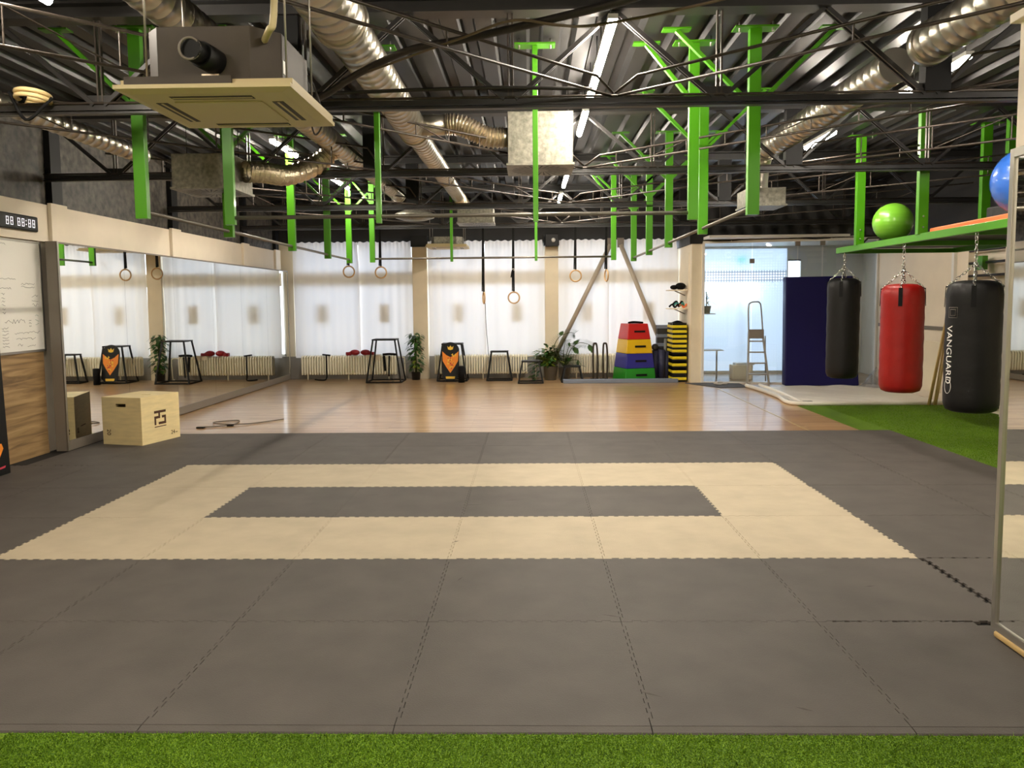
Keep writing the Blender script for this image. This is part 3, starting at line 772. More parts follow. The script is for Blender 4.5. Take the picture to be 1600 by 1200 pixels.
# ------------------------------------------------------------------ near air conditioner
def air_unit(cx, cy, z, w_, label, near=True):
    t = thing('air_conditioner', label, 'air conditioner', (cx, cy, z)); h = w_ / 2; b = h * .76
    m = nb(); m.hexa([(-h, -h, .012), (h, -h, .012), (h, h, .012), (-h, h, .012)], [(-h, -h, .03), (h, -h, .03), (h, h, .03), (-h, h, .03)])
    m.hexa([(-h + .05, -h + .05, 0), (h - .05, -h + .05, 0), (h - .05, h - .05, 0), (-h + .05, h - .05, 0)], [(-h, -h, .012), (h, -h, .012), (h, h, .012), (-h, h, .012)])
    m.build('front_panel', 'ac_panel', t)
    q = h * .52
    nb().box(-q, q, -q, q, -.006, 0).build('intake_grille', 'ac_panel', t, bevel=.003)
    for (dx, dy) in ((0, -1), (0, 1), (-1, 0), (1, 0)):
        c = h * .69; lx, ly = (q * .92, .027) if dx == 0 else (.027, q * .92)
        o_ = nb().box(dx * c - lx, dx * c + lx, dy * c - ly, dy * c + ly, -.0015, .004).build('air_slot', 'ac_dark', t)
        nb().box(dx * c - lx * (.97 if dx == 0 else .2), dx * c + lx * (.97 if dx == 0 else .2), dy * c - ly * (.2 if dx == 0 else .97), dy * c + ly * (.2 if dx == 0 else .97), -.004, -.001).build('louver', 'ac_panel', o_)
    H_ = .31 if near else .22; ch = .07
    poly = [(-b + ch, -b), (b - ch * 1.6, -b), (b, -b + ch * 1.6), (b, b - ch), (b - ch, b), (-b + ch, b), (-b, b - ch), (-b, -b + ch)]
    nb().prism(poly, .06, H_).build('casing', 'ac_body' if near else 'galv_box', t, bevel=.003)
    nb().box(-h * .92, h * .3, -h * .9, -h * .86, .03, .075).build('side_lip', 'ac_body' if near else 'ac_panel', t)
    nb().box(-h * .98, h * .98, -h * .85, h * .98, .03, .065).build('collar', 'ac_panel', t)
    if near:
        nb().tube([(-.02, -b - .15, .165), (0, -b - .08, .16)], .05, 20).build('duct_mouth', 'black', t)
        m = nb(); m.torus((-.021, -b - .153, .165), .046, .006, (0, 1, 0)); m.build('duct_rim', 'frame_grey', t)
        nb().tube([(0, -b - .09, .16), (.03, -b + .01, .15)], .058, 20).build('spigot', 'black', t)
        nb().box(-.03, .05, -b - .012, -b - .001, .075, .095).build('foil_tape', 'foil', t)
        nb().tube(catmull([(b - .06, -b + .05, .26), (b + .0, -b - .06, .27), (b + .02, -b - .07, .3), (b + .03, -b - .07, .5), (b + .03, -b - .07, 1.1)], 5), .016, 10).build('drain_pipe', 'ac_panel', t)
        nb().box(b - .03, b + .002, -b + .12, -b + .165, .13, .19, ).build('bracket_plate', 'white', t)
    for sx in (-1, 1):
        for sy in (-1, 1): nb().tube([(sx * (b + .025), sy * b * .7, .06), (sx * (b + .025), sy * b * .7, 3.835 - z)], .005, 6).build('threaded_rod', 'alu', t)
    return t
air_unit(2.085, -.98, 2.61, .80, 'large cream ceiling cassette air conditioner hanging at upper left near the camera')
air_unit(1.86, 11.55, 2.78, .84, 'small looking cream ceiling air conditioner in front of the far curtains', False)

# ------------------------------------------------------------------ cables overhead
def cable(pts, r, m_, label, name='cable'):
    o = nb().tube(catmull(pts, 10), r, 8).build(name, m_); tag(o, label, 'cable'); return o
cable([(1.8, .8, 3.14), (2.06, .7, 3.1), (2.42, .4, 3.18), (2.8, .1, 3.23), (3.14, -.1, 3.222), (3.45, -.3, 3.216), (3.69, -.5, 3.2), (3.99, -.7, 3.2), (4.3, -.85, 3.24)], .024, 'cable', 'thick bundle of black cables sweeping from the air unit to the top of the room')
cable([(2.5, .3, 3.16), (3.15, -.2, 3.2), (3.454, -.4, 3.226), (3.69, -.5, 3.165), (3.84, -.5, 3.155), (4.02, -.5, 3.175), (4.26, -.6, 3.183), (4.63, -.8, 3.2), (5.2, -1.0, 3.3)], .008, 'cable_tan', 'thin tan cable sagging below the thick black bundle')
cable([(1.75, .85, 3.2), (1.95, .6, 3.05), (2.05, .5, 3.2), (2.12, .6, 2.95), (2.02, .75, 2.86), (1.95, .85, 3.1)], .006, 'cable', 'loose looped black wires behind the near air unit')
cable([(2.0, .86, 3.17), (3.2, .84, 3.19), (4.0, .84, 3.17)], .014, 'cable', 'black cable tied along the nearest roof truss')

# rope-like wooden rings stowed at the upper left
for k, (z, y, lab) in enumerate(((3.185, .82, 'upper wooden gym ring stowed on the nearest truss at upper left'), (3.15, .82, 'lower wooden gym ring stowed on the nearest truss at upper left'))):
    t = thing('gym_ring', lab, 'gym ring', (-.04, y, z), group='stowed wooden rings')
    m = nb(); m.torus((0, 0, 0), .11, .016, (.05, .12, 1), 32, 10); m.build('ring', 'hose', t)
    nb().bar((-.09, .0, -.02), (-.1, .06, .05), .04, .01).build('strap', 'black_fabric', t)
tag(nb().tube(catmull([(-.2, .8, 3.2), (-.08, .78, 3.0), (.05, .8, 3.1), (.1, .82, 3.16)], 6), .012, 6).build('strap', 'black_fabric'), 'black strap looped under the stowed rings at upper left', 'strap')

# ------------------------------------------------------------------ hanging rings
def hanging_ring(x, y, zr, ztop, label, side=False, knot=None, R_=.105):
    t = thing('gym_ring', label, 'gym ring', (x, y, zr), group='hanging wooden gym rings')
    ax = (1, .22, 0) if side else (0, 1, 0)
    nb().torus((0, 0, 0), R_, .014, ax, 32, 10).build('ring', 'ring_wood', t)
    m = nb(); m.bar((0, 0, R_ - .015), (0, 0, ztop - zr), .034, .008, (0, 1, 0)); m.build('strap', 'black_fabric', t)
    nb().bar((-.03, 0, R_ + .02), (-.012, 0, ztop - zr), .02, .006, (0, 1, 0)).build('strap', 'black_fabric', t)
    if knot:
        nb().tube(catmull([(0, -.01, knot), (-.03, -.02, knot - .03), (-.05, -.02, knot - .15)], 4), .011, 6).build('strap_tail', 'black_fabric', t)
        nb().box(-.03, .02, -.015, .015, knot - .02, knot + .02).build('buckle', 'alu', t)
hanging_ring(.12, 10.05, 2.26, 3.05, 'wooden ring hanging below the far end of the left green rig')
hanging_ring(.73, 10.05, 2.24, 3.05, 'wooden ring hanging left of the first cream pillar')
hanging_ring(3.25, 10.05, 1.74, 3.05, 'lowest hanging wooden ring, on a long black strap before the middle curtains', knot=.53)
hanging_ring(2.68, 10.05, 1.74, 3.05, 'wooden ring seen edge on with a long cord below it', side=True)
hanging_ring(4.42, 10.05, 2.14, 3.05, 'wooden ring hanging right of the second cream pillar')
hanging_ring(5.0, 10.05, 2.14, 3.05, 'wooden ring seen nearly edge on before the left steel brace', side=True)
tag(nb().tube(catmull([(2.7, 10.1, 1.64), (2.71, 10.2, 1.2), (2.74, 10.4, .62)], 6), .006, 6).build('cord', 'cable'), 'thin cord hanging from the edge-on ring toward the radiator', 'cord')

# ------------------------------------------------------------------ left mirror
t = thing('wall_mirror', 'long wall mirror along the left wall, in a grey frame', 'mirror', (-1.72, 3.8, 0)); L_ = 8.42
nb().box(-.13, 0, 0, .015, TH, 2.38).build('end_panel', 'frame_grey', t)
nb().box(-.006, .006, 0, .03, TH, 2.37).build('frame_strip', 'alu', t)
nb().box(-.13, .004, .015, L_, TH, .125).build('bottom_rail', 'frame_grey', t)
nb().box(-.13, .002, .015, L_, 2.355, 2.375).build('top_rail', 'frame_grey', t)
nb().box(-.01, .006, L_ - .04, L_, .12, 2.36).build('frame_strip', 'alu', t)
py = [.03, 1.45, 2.87, 4.29, 5.6, 7.0, L_ - .04]
for i in range(6):
    nb().box(-.012, -.002, py[i] + .0015, py[i + 1] - .0015, .125, 2.355).build('mirror_panel', 'mirror', t)
nb().box(-.13, -.013, .02, L_, .12, 2.36).build('backing', 'black', t)
# near right mirror
t = thing('wall_mirror', 'tall mirror on the partition at the right edge, in an aluminium frame', 'mirror', (5.82, -1.13, 0)); 
nb().box(-.02, .02, -.03, 0, .04, 2.35).build('frame_strip', 'alu', t, bevel=.002)
nb().box(-.02, .0, -4.6, -.03, .04, .075).build('bottom_rail', 'alu', t)
nb().box(-.02, .0, -4.6, -.03, 2.31, 2.35).build('top_rail', 'alu', t)
nb().box(-.008, .005, -4.6, -.03, .075, 2.31).build('mirror_panel', 'mirror', t)
nb().box(-.02, 0, -4.62, -4.6, .04, 2.35).build('frame_strip', 'alu', t)

# ------------------------------------------------------------------ whiteboard, clock, banner
t = thing('whiteboard', 'whiteboard covered in marker notes above the wood panelling', 'whiteboard', (XL - .035, 0, 1.17))
nb().box(0, .015, 1.0, 3.8, .01, 1.18).build('board', 'board_white', t)
m = nb(); m.box(0, .022, 1.0, 3.82, -.015, .01).box(0, .022, 1.0, 3.82, 1.18, 1.2).box(0, .022, 3.795, 3.82, -.015, 1.2).box(0, .022, .98, 1.0, -.015, 1.2); m.build('frame', 'alu', t)
def scribble(m, y, z, w_, h, rnd, lines=1):
    for l in range(lines):
        pts = []; n_ = max(4, int(w_ / .02))
        for i in range(n_): pts.append((.0165, y + w_ * i / n_, z - l * h * 1.6 + rnd.uniform(-h, h) * .5))
        m.tube(pts, .0016, 4, caps=False)
R3 = random.Random(5)
m = nb()
scribble(m, 3.0, 1.14, .25, .02, R3); scribble(m, 3.1, .78, .28, .015, R3, 1); scribble(m, 3.45, .73, .25, .02, R3, 2); scribble(m, 3.1, .68, .2, .02, R3, 1)
for k in range(6): scribble(m, 3.12, .62 - .04 * k, .07, .02, R3)
scribble(m, 3.62, .6, .13, .03, R3, 3); scribble(m, 3.15, .33, .35, .05, R3, 1); scribble(m, 3.1, .26, .12, .02, R3, 7)
scribble(m, 3.3, .2, .45, .03, R3, 1); scribble(m, 3.32, .14, .35, .03, R3, 1); scribble(m, 3.34, .08, .1, .04, R3, 2); scribble(m, 3.5, .06, .16, .02, R3, 1)
scribble(m, 3.55, .34, .05, .02, R3, 3)
m.build('marker_notes', 'ink', t)
m = nb(); scribble(m, 3.66, .38, .08, .03, R3, 3); m.build('marker_notes', 'ink_green', t)
t = thing('interval_timer', 'black digital gym timer with white digits on the cream beam', 'timer', (XL + .01, 3.72, 2.47))
m = nb(); m.box(-.01, .03, -1.15, 0, 0, .165); m.build('housing', 'black', t, bevel=.015)
def digit(m, y, z, h=.085, w_=.042, s=.008):
    X0, X1 = .031, .034
    for (a, b, c, d_) in ((0, w_, h - s, h), (0, w_, h / 2 - s / 2, h / 2 + s / 2), (0, w_, 0, s), (0, s, 0, h / 2), (w_ - s, w_, 0, h / 2), (0, s, h / 2, h), (w_ - s, w_, h / 2, h)):
        m.box(X0, X1, y + a + .002, y + b - .002, z + c + .001, z + d_ - .001)
for k, yy in enumerate((-.11, -.18, -.29, -.36, -.475, -.545)):
    m = nb(); digit(m, yy, .04); m.build('digit', 'digit', t)
m = nb()
for z_ in (.06, .1): m.box(.031, .034, -.222, -.212, z_, z_ + .012)
m.build('colon', 'digit', t)
m = nb(); m.box(.031, .032, -.202, -.2, .03, .14).box(.031, .032, -.39, -.387, .03, .14).build('divider', 'frame_grey', t)
t = thing('punch_banner', 'tall black board leaning at the left edge with an orange emblem near its foot', 'board', (-1.62, 2.0, TH))
nb().hexa([(-.14, -.6, 0), (0, -.6, 0), (0, .66, 0), (-.14, .66, 0)], [(-.2, -.6, 2.25), (-.1, -.6, 2.25), (-.1, .72, 2.25), (-.2, .72, 2.25)]).build('board', 'black', t, bevel=.006)
def onb(y, z): return (.003 - .1 * z / 2.25, y + .06, z + .04)
m = nb(); m.add([onb(.30, .30), onb(.5, .27), onb(.52, .22), onb(.45, .13), onb(.36, .06), onb(.40, .14), onb(.44, .2), onb(.3, .24)], [tuple(range(8))]); m.build('emblem', 'flame_orange', t)
m = nb(); m.add([onb(.30, .035), onb(.53, .05), onb(.52, .03), onb(.3, .012)], [(0, 1, 2, 3)]); m.build('underline', 'logo_pink', t)

# ------------------------------------------------------------------ plyo box
bx_a = Vector((-1.02, 4.115, 0)); bx_l = Vector((-1.556, 4.255, 0)); ex = (bx_a - bx_l); W_ = ex.length; exn = ex.normalized(); D_ = .66; Hb = .565
t = thing('plyo_box', 'pale plywood jump box standing at the corner of the mats by the mirror', 'plyo box', (bx_l.x, bx_l.y, TH), math.atan2(exn.y, exn.x))
tk = .018
m = nb(); # front with hand slot as framed pieces
sx0, sx1, sz0, sz1 = W_ * .36, W_ * .62, Hb - .115, Hb - .075
def slotface(y0, y1): 
    q = nb(); q.box(0, sx0, y0, y1, 0, Hb - tk).box(sx1, W_, y0, y1, 0, Hb - tk).box(sx0, sx1, y0, y1, 0, sz0).box(sx0, sx1, y0, y1, sz1, Hb - tk); return q
slotface(0, tk).build('front_panel', 'ply', t)
slotface(D_ - tk, D_).build('back_panel', 'ply', t)
nb().box(0, tk, tk, D_ - tk, 0, Hb - tk).build('side_panel', 'ply', t); nb().box(W_ - tk, W_, tk, D_ - tk, 0, Hb - tk).build('side_panel', 'ply', t)
tp = nb(); a0, a1, b0, b1 = W_ * .5, W_ * .76, D_ * .5 - .02, D_ * .5 + .02
tp.box(0, a0, 0, D_, Hb - tk, Hb).box(a1, W_, 0, D_, Hb - tk, Hb).box(a0, a1, 0, b0, Hb - tk, Hb).box(a0, a1, b1, D_, Hb - tk, Hb).build('top_panel', 'ply', t)
nb().box(tk, W_ - tk, tk, D_ - tk, .004, .02).build('bottom_panel', 'ply', t)
nb().box(W_ - .001, W_ + .0006, 0, .004, 0, Hb).build('joint_line', 'ply_edge', t)
# burnt-in marks on the right side: a blocky P3-like mark, small line of text, 24
m = nb(); Xo = W_ + .0012
def mk(y0, y1, z0, z1): m.add([(Xo, y0, z0), (Xo, y1, z0), (Xo, y1, z1), (Xo, y0, z1)], [(0, 1, 2, 3)])
cy, cz = D_ * .48, .295; u = .018
T_ = .03
mk(cy - .1, cy + .1, cz + .055, cz + .055 + T_); mk(cy - .03, cy - .0, cz + .015, cz + .055); mk(cy - .1, cy - .0, cz - .01, cz + .02); mk(cy - .1, cy - .07, cz - .085, cz - .01)
mk(cy + .03, cy + .1, cz - .01, cz + .02); mk(cy + .07, cy + .1, cz - .055, cz - .01); mk(cy - .03, cy + .1, cz - .085, cz - .055)
m.build('burnt_logo', 'burn', t)
add_text('burnt_number', '24', .07, 'burn', facing((1, 0, 0), (W_ + .0015, D_ - .13, .08)), t)
add_text('burnt_number', 'inch', .02, 'burn', facing((1, 0, 0), (W_ + .0015, D_ - .065, .075)), t)
add_text('burnt_number', '20', .075, 'burn', facing((0, -1, 0), (.085, -.0015, .145), up=(1, 0, 0)) @ Matrix.Identity(4), t)
m = nb(); m.add([(W_ + .0012, cy - .1, cz - .115), (W_ + .0012, cy + .1, cz - .115), (W_ + .0012, cy + .1, cz - .104), (W_ + .0012, cy - .1, cz - .104)], [(0, 1, 2, 3)]); m.build('burnt_line', 'burn', t)
m2 = nb()
for f_ in m.f: m2.add([(-.0012, m.v[i][1], m.v[i][2]) for i in f_], [tuple(range(len(f_)))])
m2.build('burnt_line', 'burn', t)
add_text('burnt_number', '30', .075, 'burn', facing((-1, 0, 0), (-.0015, .1, .145), up=(0, 1, 0)), t)
tag(nb().tube(catmull([(-.93, 5.5, .012), (-.75, 5.55, .012), (-.55, 5.75, .012), (-.62, 6.1, .012), (-.9, 5.95, .012), (-.7, 5.65, .03), (-.35, 5.8, .012), (0.0, 6.2, .012)], 8), .008, 6).build('strap', 'cable_tan'), 'tangled strap lying on the wood floor beside the plywood box', 'strap')
tag(nb().box(-.95, -.85, 5.45, 5.5, 0, .02).box(-.6, -.52, 5.62, 5.67, 0, .02).build('strap_buckle', 'black'), 'small black buckles of the strap lying on the wood floor', 'buckle')

# ------------------------------------------------------------------ radiators
def radiator(x0, x1, label, feet):
    t = thing('radiator', label, 'radiator', (x0, YF - .25, 0), group='cream column radiators under the curtains'); n_ = int((x1 - x0) / .055)
    sec = nb(); zb, zt = .13, .51
    sec.tube(catmull([(0, -.06, zb), (0, -.075, zb + .05), (0, -.075, zt - .05), (0, -.055, zt), (0, .0, zt + .012), (0, .055, zt), (0, .07, zt - .06), (0, .07, zb + .05), (0, .05, zb)], 3), .0195, 8)
    sec.tube([(0, 0, zb), (0, 0, zt)], .015, 8)
    me = sec.mesh('radiator_section', 'radiator')
    for i in range(n_):
        o_ = bpy.data.objects.new('radiator_section', me); C.objects.link(o_); o_.parent = t; o_.location = (.03 + i * (x1 - x0 - .06) / (n_ - 1), 0, 0)
    for z_ in (zb + .01, zt - .02): nb().tube([(0, 0, z_), (x1 - x0, 0, z_)], .02, 8).build('header_pipe', 'radiator', t)
    for f_ in feet: nb().tube([(f_, 0, 0), (f_, 0, zb)], .014, 8).build('foot', 'radiator', t)
    nb().tube(catmull([(x1 - x0, 0, zt - .02), (x1 - x0 + .14, 0, zt - .02), (x1 - x0 + .17, 0, zt - .08), (x1 - x0 + .17, .02, .05), (x1 - x0 + .17, .1, .02)], 5), .012, 8).build('supply_pipe', 'radiator', t)
radiator(-1.42, .66, 'cream column radiator behind the tall jump stand, with red gloves on it', (.13, 1.02, 1.9))
radiator(1.48, 3.5, 'cream column radiator behind the skateboard', (.5, 1.05, 1.8))
radiator(4.25, 6.3, 'cream column radiator behind the foam vault box', (.3, 1.1, 1.9))

# gloves and straps on the left radiator
def glove(loc, rz, label):
    t = thing('boxing_glove', label, 'boxing glove', loc, rz)
    nb().sphere((0.02, 0, .062), .088, 18, (1.25, .8, .72)).build('padding', 'glove_red', t)
    nb().sphere((.03, -.045, .055), .035, 12, (1.3, .7, .8)).build('thumb', 'glove_red', t)
    nb().tube([(-.06, 0, .045), (-.1, 0, .035), (-.17, 0, .03)], [.05, .04, .045], 14).build('cuff', 'glove_red', t)
    nb().tube([(-.075, 0, .04), (-.095, 0, .037)], .041, 14).build('palm_strip', 'black', t)
glove((-.27, YF - .25, .535), 0.0, 'left red boxing glove lying on the radiator')
glove((0.0, YF - .25, .535), PI, 'right red boxing glove lying on the radiator')
tag(nb().bar((-.85, YF - .35, .54), (-.85, YF - .35, .06), .03, .006, (0, 1, 0)).bar((-.95, YF - .3, .56), (-.78, YF - .28, .54), .05, .03).tube(catmull([(-.85, YF - .35, .08), (-.87, YF - .4, .02), (-1.0, YF - .42, .02), (-1.1, YF - .4, .03)], 5), .015, 6).build('strap', 'black_fabric'), 'black strap hanging over the left radiator down to the floor', 'strap')
tag(nb().bar((.4, YF - .35, .53), (.42, YF - .35, .2), .05, .01, (0, 1, 0)).bar((.52, YF - .35, .53), (.5, YF - .36, .08), .03, .01, (0, 1, 0)).tube(catmull([(.36, YF - .3, .55), (.5, YF - .28, .56), (.65, YF - .28, .55)], 5), .025, 8).build('strap', 'black_fabric'), 'black straps draped over the radiator behind the tall stand', 'strap')
tag(nb().hexa([(.02, YF - .34, .46), (.3, YF - .345, .43), (.3, YF - .33, .43), (.02, YF - .33, .46)], [(.0, YF - .34, .54), (.32, YF - .34, .54), (.32, YF - .2, .555), (0, YF - .2, .555)]).build('towel', 'cream2', None, bevel=.01), 'beige cloth draped over the left radiator', 'towel')

# ------------------------------------------------------------------ jump stands
def stand(x, y, wb, wt, h, db, label, rz=0, top=.03):
    t = thing('jump_stand', label, 'jump stand', (x, y, 0), rz, 'black steel jump stands')
    hb, ht, dt = wb / 2, wt / 2, db / 2 * wt / wb; db2 = db / 2
    for sx in (-1, 1):
        for sy in (-1, 1): nb().bar((sx * hb, sy * db2, .0), (sx * ht, sy * dt, h - top), .03, .03, (0, 1, 0)).build('leg', 'black', t)
    for sy in (-1, 1): nb().bar((-hb, sy * db2, .013), (hb, sy * db2, .015), .03).build('base_rail', 'black', t)
    for sx in (-1, 1): nb().bar((sx * hb, -db2, .013), (sx * hb, db2, .015), .03).build('base_rail', 'black', t)
    nb().box(-ht - .02, ht + .02, -dt - .02, dt + .02, h - top, h).build('platform', 'black', t, bevel=.006)
stand(.5, 11.62, .72, .46, .91, .62, 'tallest black steel jump stand, in front of the left radiator')
stand(1.9, 11.8, .62, .4, .8, .5, 'black steel jump stand standing behind the skateboard')
stand(2.9, 11.75, .52, .34, .63, .34, 'medium black steel jump stand right of the skateboard')
stand(3.56, 11.2, .5, .34, .46, .4, 'low black steel jump stand left of the arching plant')
stand(4.42, 11.35, .44, .3, .34, .4, 'lowest black steel jump stand at the left end of the grey beam')

# skateboard
t = thing('skateboard', 'black balance board with a crowned orange flame face, leaning on a jump stand', 'skateboard', (1.88, 11.42, .02))
def deck_pt(x, z, o_=0): return (x, z * .16 - o_, z)
out = []; W2 = .19; H2 = .82
for k in range(24):
    a = 2 * PI * k / 24; px, pz = math.cos(a) * W2, math.sin(a)
    out.append((px * (.88 if pz < 0 else 1.0), (H2 - .2 + pz * .19) if pz > 0 else (.1 + pz * .09)))
m = nb(); n_ = len(out); vs = [deck_pt(x, z) for x, z in out] + [deck_pt(x, z, -.014) for x, z in out]
m.add(vs, [tuple(range(n_)), tuple(range(n_, 2 * n_))[::-1]] + [(i, (i + 1) % n_, n_ + (i + 1) % n_, n_ + i) for i in range(n_)]); m.build('deck', 'black', t)
m = nb(); R5 = random.Random(2)
def tri(c, r, a, o_): return [deck_pt(c[0] + r * math.cos(a + k * 2.1), c[1] + r * math.sin(a + k * 2.1) * 1.3, o_) for k in range(3)]
fl = nb(); fl.add([deck_pt(*p, .003) for p in ((-.17, .62), (-.08, .54), (0, .5), (.08, .54), (.17, .62), (.16, .42), (.09, .3), (0, .17), (-.09, .3), (-.16, .42))], [tuple(range(10))]); fl.build('flame_art', 'flame_orange', t)
f2 = nb(); f3 = nb()
for k in range(16):
    z_ = R5.uniform(.28, .55); w_ = .12 * (z_ - .15) / .4; f2.add(tri((R5.uniform(-w_, w_), z_), .026, R5.uniform(0, 6), .0042), [(0, 1, 2)])
for k in range(12):
    z_ = R5.uniform(.25, .5); w_ = .12 * (z_ - .15) / .4; f3.add(tri((R5.uniform(-w_, w_), z_), .02, R5.uniform(0, 6), .0048), [(0, 1, 2)])
f2.build('flame_art', 'flame_yellow', t); f3.build('flame_art', 'flame_red', t)
cr = nb(); cr.add([deck_pt(*p, .003) for p in ((-.05, .66), (-.065, .73), (-.03, .7), (0, .745), (.03, .7), (.065, .73), (.05, .66), (0, .645))], [tuple(range(8))]); cr.build('crown_art', 'flame_yellow', t)
cr = nb(); cr.add([deck_pt(*p, .003) for p in ((-.09, .05), (.09, .05), (.1, .1), (-.1, .1))], [(0, 1, 2, 3)]); cr.build('yellow_patch', 'flame_yellow', t)
t = thing('foam_roller', 'black foam roller standing upright beside the skateboard', 'foam roller', (2.12, 11.36, 0))
nb().tube([(0, 0, 0), (0, 0, .34)], .068, 24).build('roller', 'black_fabric', t)
nb().tube([(0, 0, .335), (0, 0, .345)], .045, 20).build('core', 'ac_dark', t)

# ------------------------------------------------------------------ plants
def leaf(m, p, d_, L_, W_2, droop=.3):
    d_ = Vector(d_).normalized(); s_ = d_.cross(Vector((0, 0, 1)))
    if s_.length < .1: s_ = Vector((1, 0, 0))
    s_.normalize(); p = Vector(p); q = []
    for u, ww in ((0, .05), (.3, .9), (.6, 1), (1, .02)):
        c = p + d_ * L_ * u - Vector((0, 0, droop * L_ * u * u)); q.append((c - s_ * W_2 * ww, c + Vector((0, 0, -.12 * W_2)), c + s_ * W_2 * ww))
    vs = [v for r_ in q for v in r_]
    m.add(vs, [(i * 3 + k, i * 3 + k + 1, i * 3 + k + 4, i * 3 + k + 3) for i in range(3) for k in range(2)], True)
def pot(t, r0, r1, h, m_):
    nb().lathe([(0, 0), (r0, 0), (r1, h), (r1 + .008, h), (r1 - .012, h), (r1 - .02, h - .02), (0, h - .03)], 28).build('pot', m_, t)
    nb().lathe([(0, h - .03), (r1 - .02, h - .025)], 20).build('soil', 'under', t)
R6 = random.Random(11)
t = thing('potted_vine', 'bushy green climbing plant on a pole beside the first cream pillar', 'potted plant', (1.08, 12.0, 0))
pot(t, .085, .1, .16, 'pot_dark'); nb().tube([(0, 0, .1), (0, 0, .95)], .02, 8).build('stem', 'stem', t)
m = nb(); my = nb()
for k in range(190):
    z_ = R6.uniform(.2, 1.02); a = R6.uniform(0, 2 * PI); r_ = R6.uniform(.03, .13) * (1.1 - .3 * abs(z_ - .55)); d_ = Vector((math.cos(a), math.sin(a), R6.uniform(-.5, .3)))
    leaf(my if z_ < .45 and R6.random() < .5 else m, (math.cos(a) * r_, math.sin(a) * r_, z_), d_, R6.uniform(.08, .13), R6.uniform(.025, .042), .5)
m.build('foliage', 'leaf', t); my.build('foliage', 'leaf_y', t)
t = thing('potted_fern', 'wide bushy plant with yellowish leaves in a grey pot by the second pillar', 'potted plant', (3.98, 11.75, 0))
pot(t, .12, .155, .3, 'pot'); m = nb(); my = nb()
for k in range(420):
    a = R6.uniform(0, 2 * PI); el = R6.uniform(.1, 1.3); r_ = R6.uniform(.05, .4); p = Vector((math.cos(a) * math.cos(el) * r_ * .9 - .05, math.sin(a) * math.cos(el) * r_ * .5, .3 + math.sin(el) * r_ * 1.15))
    leaf(my if R6.random() < .5 else m, p, (math.cos(a), math.sin(a) * .6, R6.uniform(-.3, .8)), R6.uniform(.09, .15), R6.uniform(.028, .046), .3)
for k in range(45):
    a = R6.uniform(2.2, 4.1); r_ = R6.uniform(.1, .42); leaf(m, (math.cos(a) * r_ - .1, math.sin(a) * .12, R6.uniform(.03, .35)), (math.cos(a), math.sin(a), -.2), R6.uniform(.08, .12), .03, .4)
m.build('foliage', 'leaf', t); my.build('foliage', 'leaf_y', t)
st = nb()
for k in range(12):
    a = 2 * PI * k / 12; st.tube(catmull([(0, 0, .27), (.08 * math.cos(a), .05 * math.sin(a), .4), (.2 * math.cos(a), .1 * math.sin(a), .55)], 4), .006, 5)
st.build('stems', 'stem', t)
t = thing('zz_plant', 'dark arching plant with paired leaves, in a grey pot left of the steel braces', 'potted plant', (4.28, 11.78, 0))
pot(t, .1, .13, .26, 'pot')
st = nb(); m = nb()
arcs = [[(0, 0, .25), (-.22, 0, .62), (-.12, -.02, .9), (.1, -.04, 1.0), (.22, -.05, .98)], [(0, 0, .25), (.12, 0, .62), (.3, -.03, .78), (.48, -.05, .76), (.6, -.05, .7)],
        [(0, 0, .25), (.05, 0, .55), (.12, -.03, .72), (.3, -.02, .66)], [(0, 0, .25), (-.02, .02, .5), (.0, .02, .72), (.03, .02, .85)], [(0, 0, .25), (.1, -.06, .4), (.28, -.1, .42), (.34, -.1, .3)], [(0, 0, .25), (-.1, -.02, .5), (-.16, -.03, .65)]]
for P in arcs:
    cc = catmull(P, 9); st.tube(cc, [.011 * (1 - .6 * i / len(cc)) for i in range(len(cc))], 6)
    for i in range(4, len(cc) - 1):
        d_ = (cc[i + 1] - cc[i]).normalized(); s_ = d_.cross(Vector((0, 1, 0))).normalized()
        for q in (-1, 1): leaf(m, cc[i], d_ * .5 + s_ * q * .9, R6.uniform(.1, .13), .03, .15)
st.build('stems', 'stem', t); m.build('foliage', 'leaf', t)

# ------------------------------------------------------------------ steel braces
for (a, b, lab) in (((5.28, YF - .22, 2.86), (4.1, YF - .24, .5), 'left leg of the inverted V of round steel braces before the curtain'), ((5.5, YF - .22, 2.86), (6.55, YF - .24, .3), 'right leg of the inverted V of round steel braces before the curtain')):
    t = thing('steel_brace', lab, 'brace', a); nb().tube([(0, 0, 0), Vector(b) - Vector(a)], .048, 16).build('tube', 'brace_paint', t)
    nb().box(-.07, .07, -.02, .02, -.06, .14).build('end_plate', 'frame_grey', t)

# ------------------------------------------------------------------ foam vault box
t = thing('foam_vault_box', 'stacked foam vault box in red, yellow, blue and green layers', 'vault box', (5.73, 11.6, 0), math.radians(16))
lv = [(0, .27, .345, .32, 'green_vinyl'), (.272, .575, .32, .29, 'blue_vinyl'), (.577, .865, .29, .26, 'yellow_vinyl'), (.867, 1.19, .26, .215, 'red_vinyl')]
for (z0, z1, w0, w1, mm_) in lv:
    d0, d1 = w0 * 1.0, w1 * 1.0
    nb().hexa([(-w0, -d0, z0), (w0, -d0, z0), (w0, d0, z0), (-w0, d0, z0)], [(-w1, -d1, z1), (w1, -d1, z1), (w1, d1, z1), (-w1, d1, z1)]).build('foam_layer', mm_, t, bevel=.012)['label'] = mm_.split('_')[0] + ' foam layer'
    zc = (z0 + z1) / 2; dd = (d0 + d1) / 2 + .004
    nb().box(-.12 if 0 else -.1, .14, -dd - .008, -dd + .012, zc - .02, zc + .02).build('handle_slot', 'black', t)
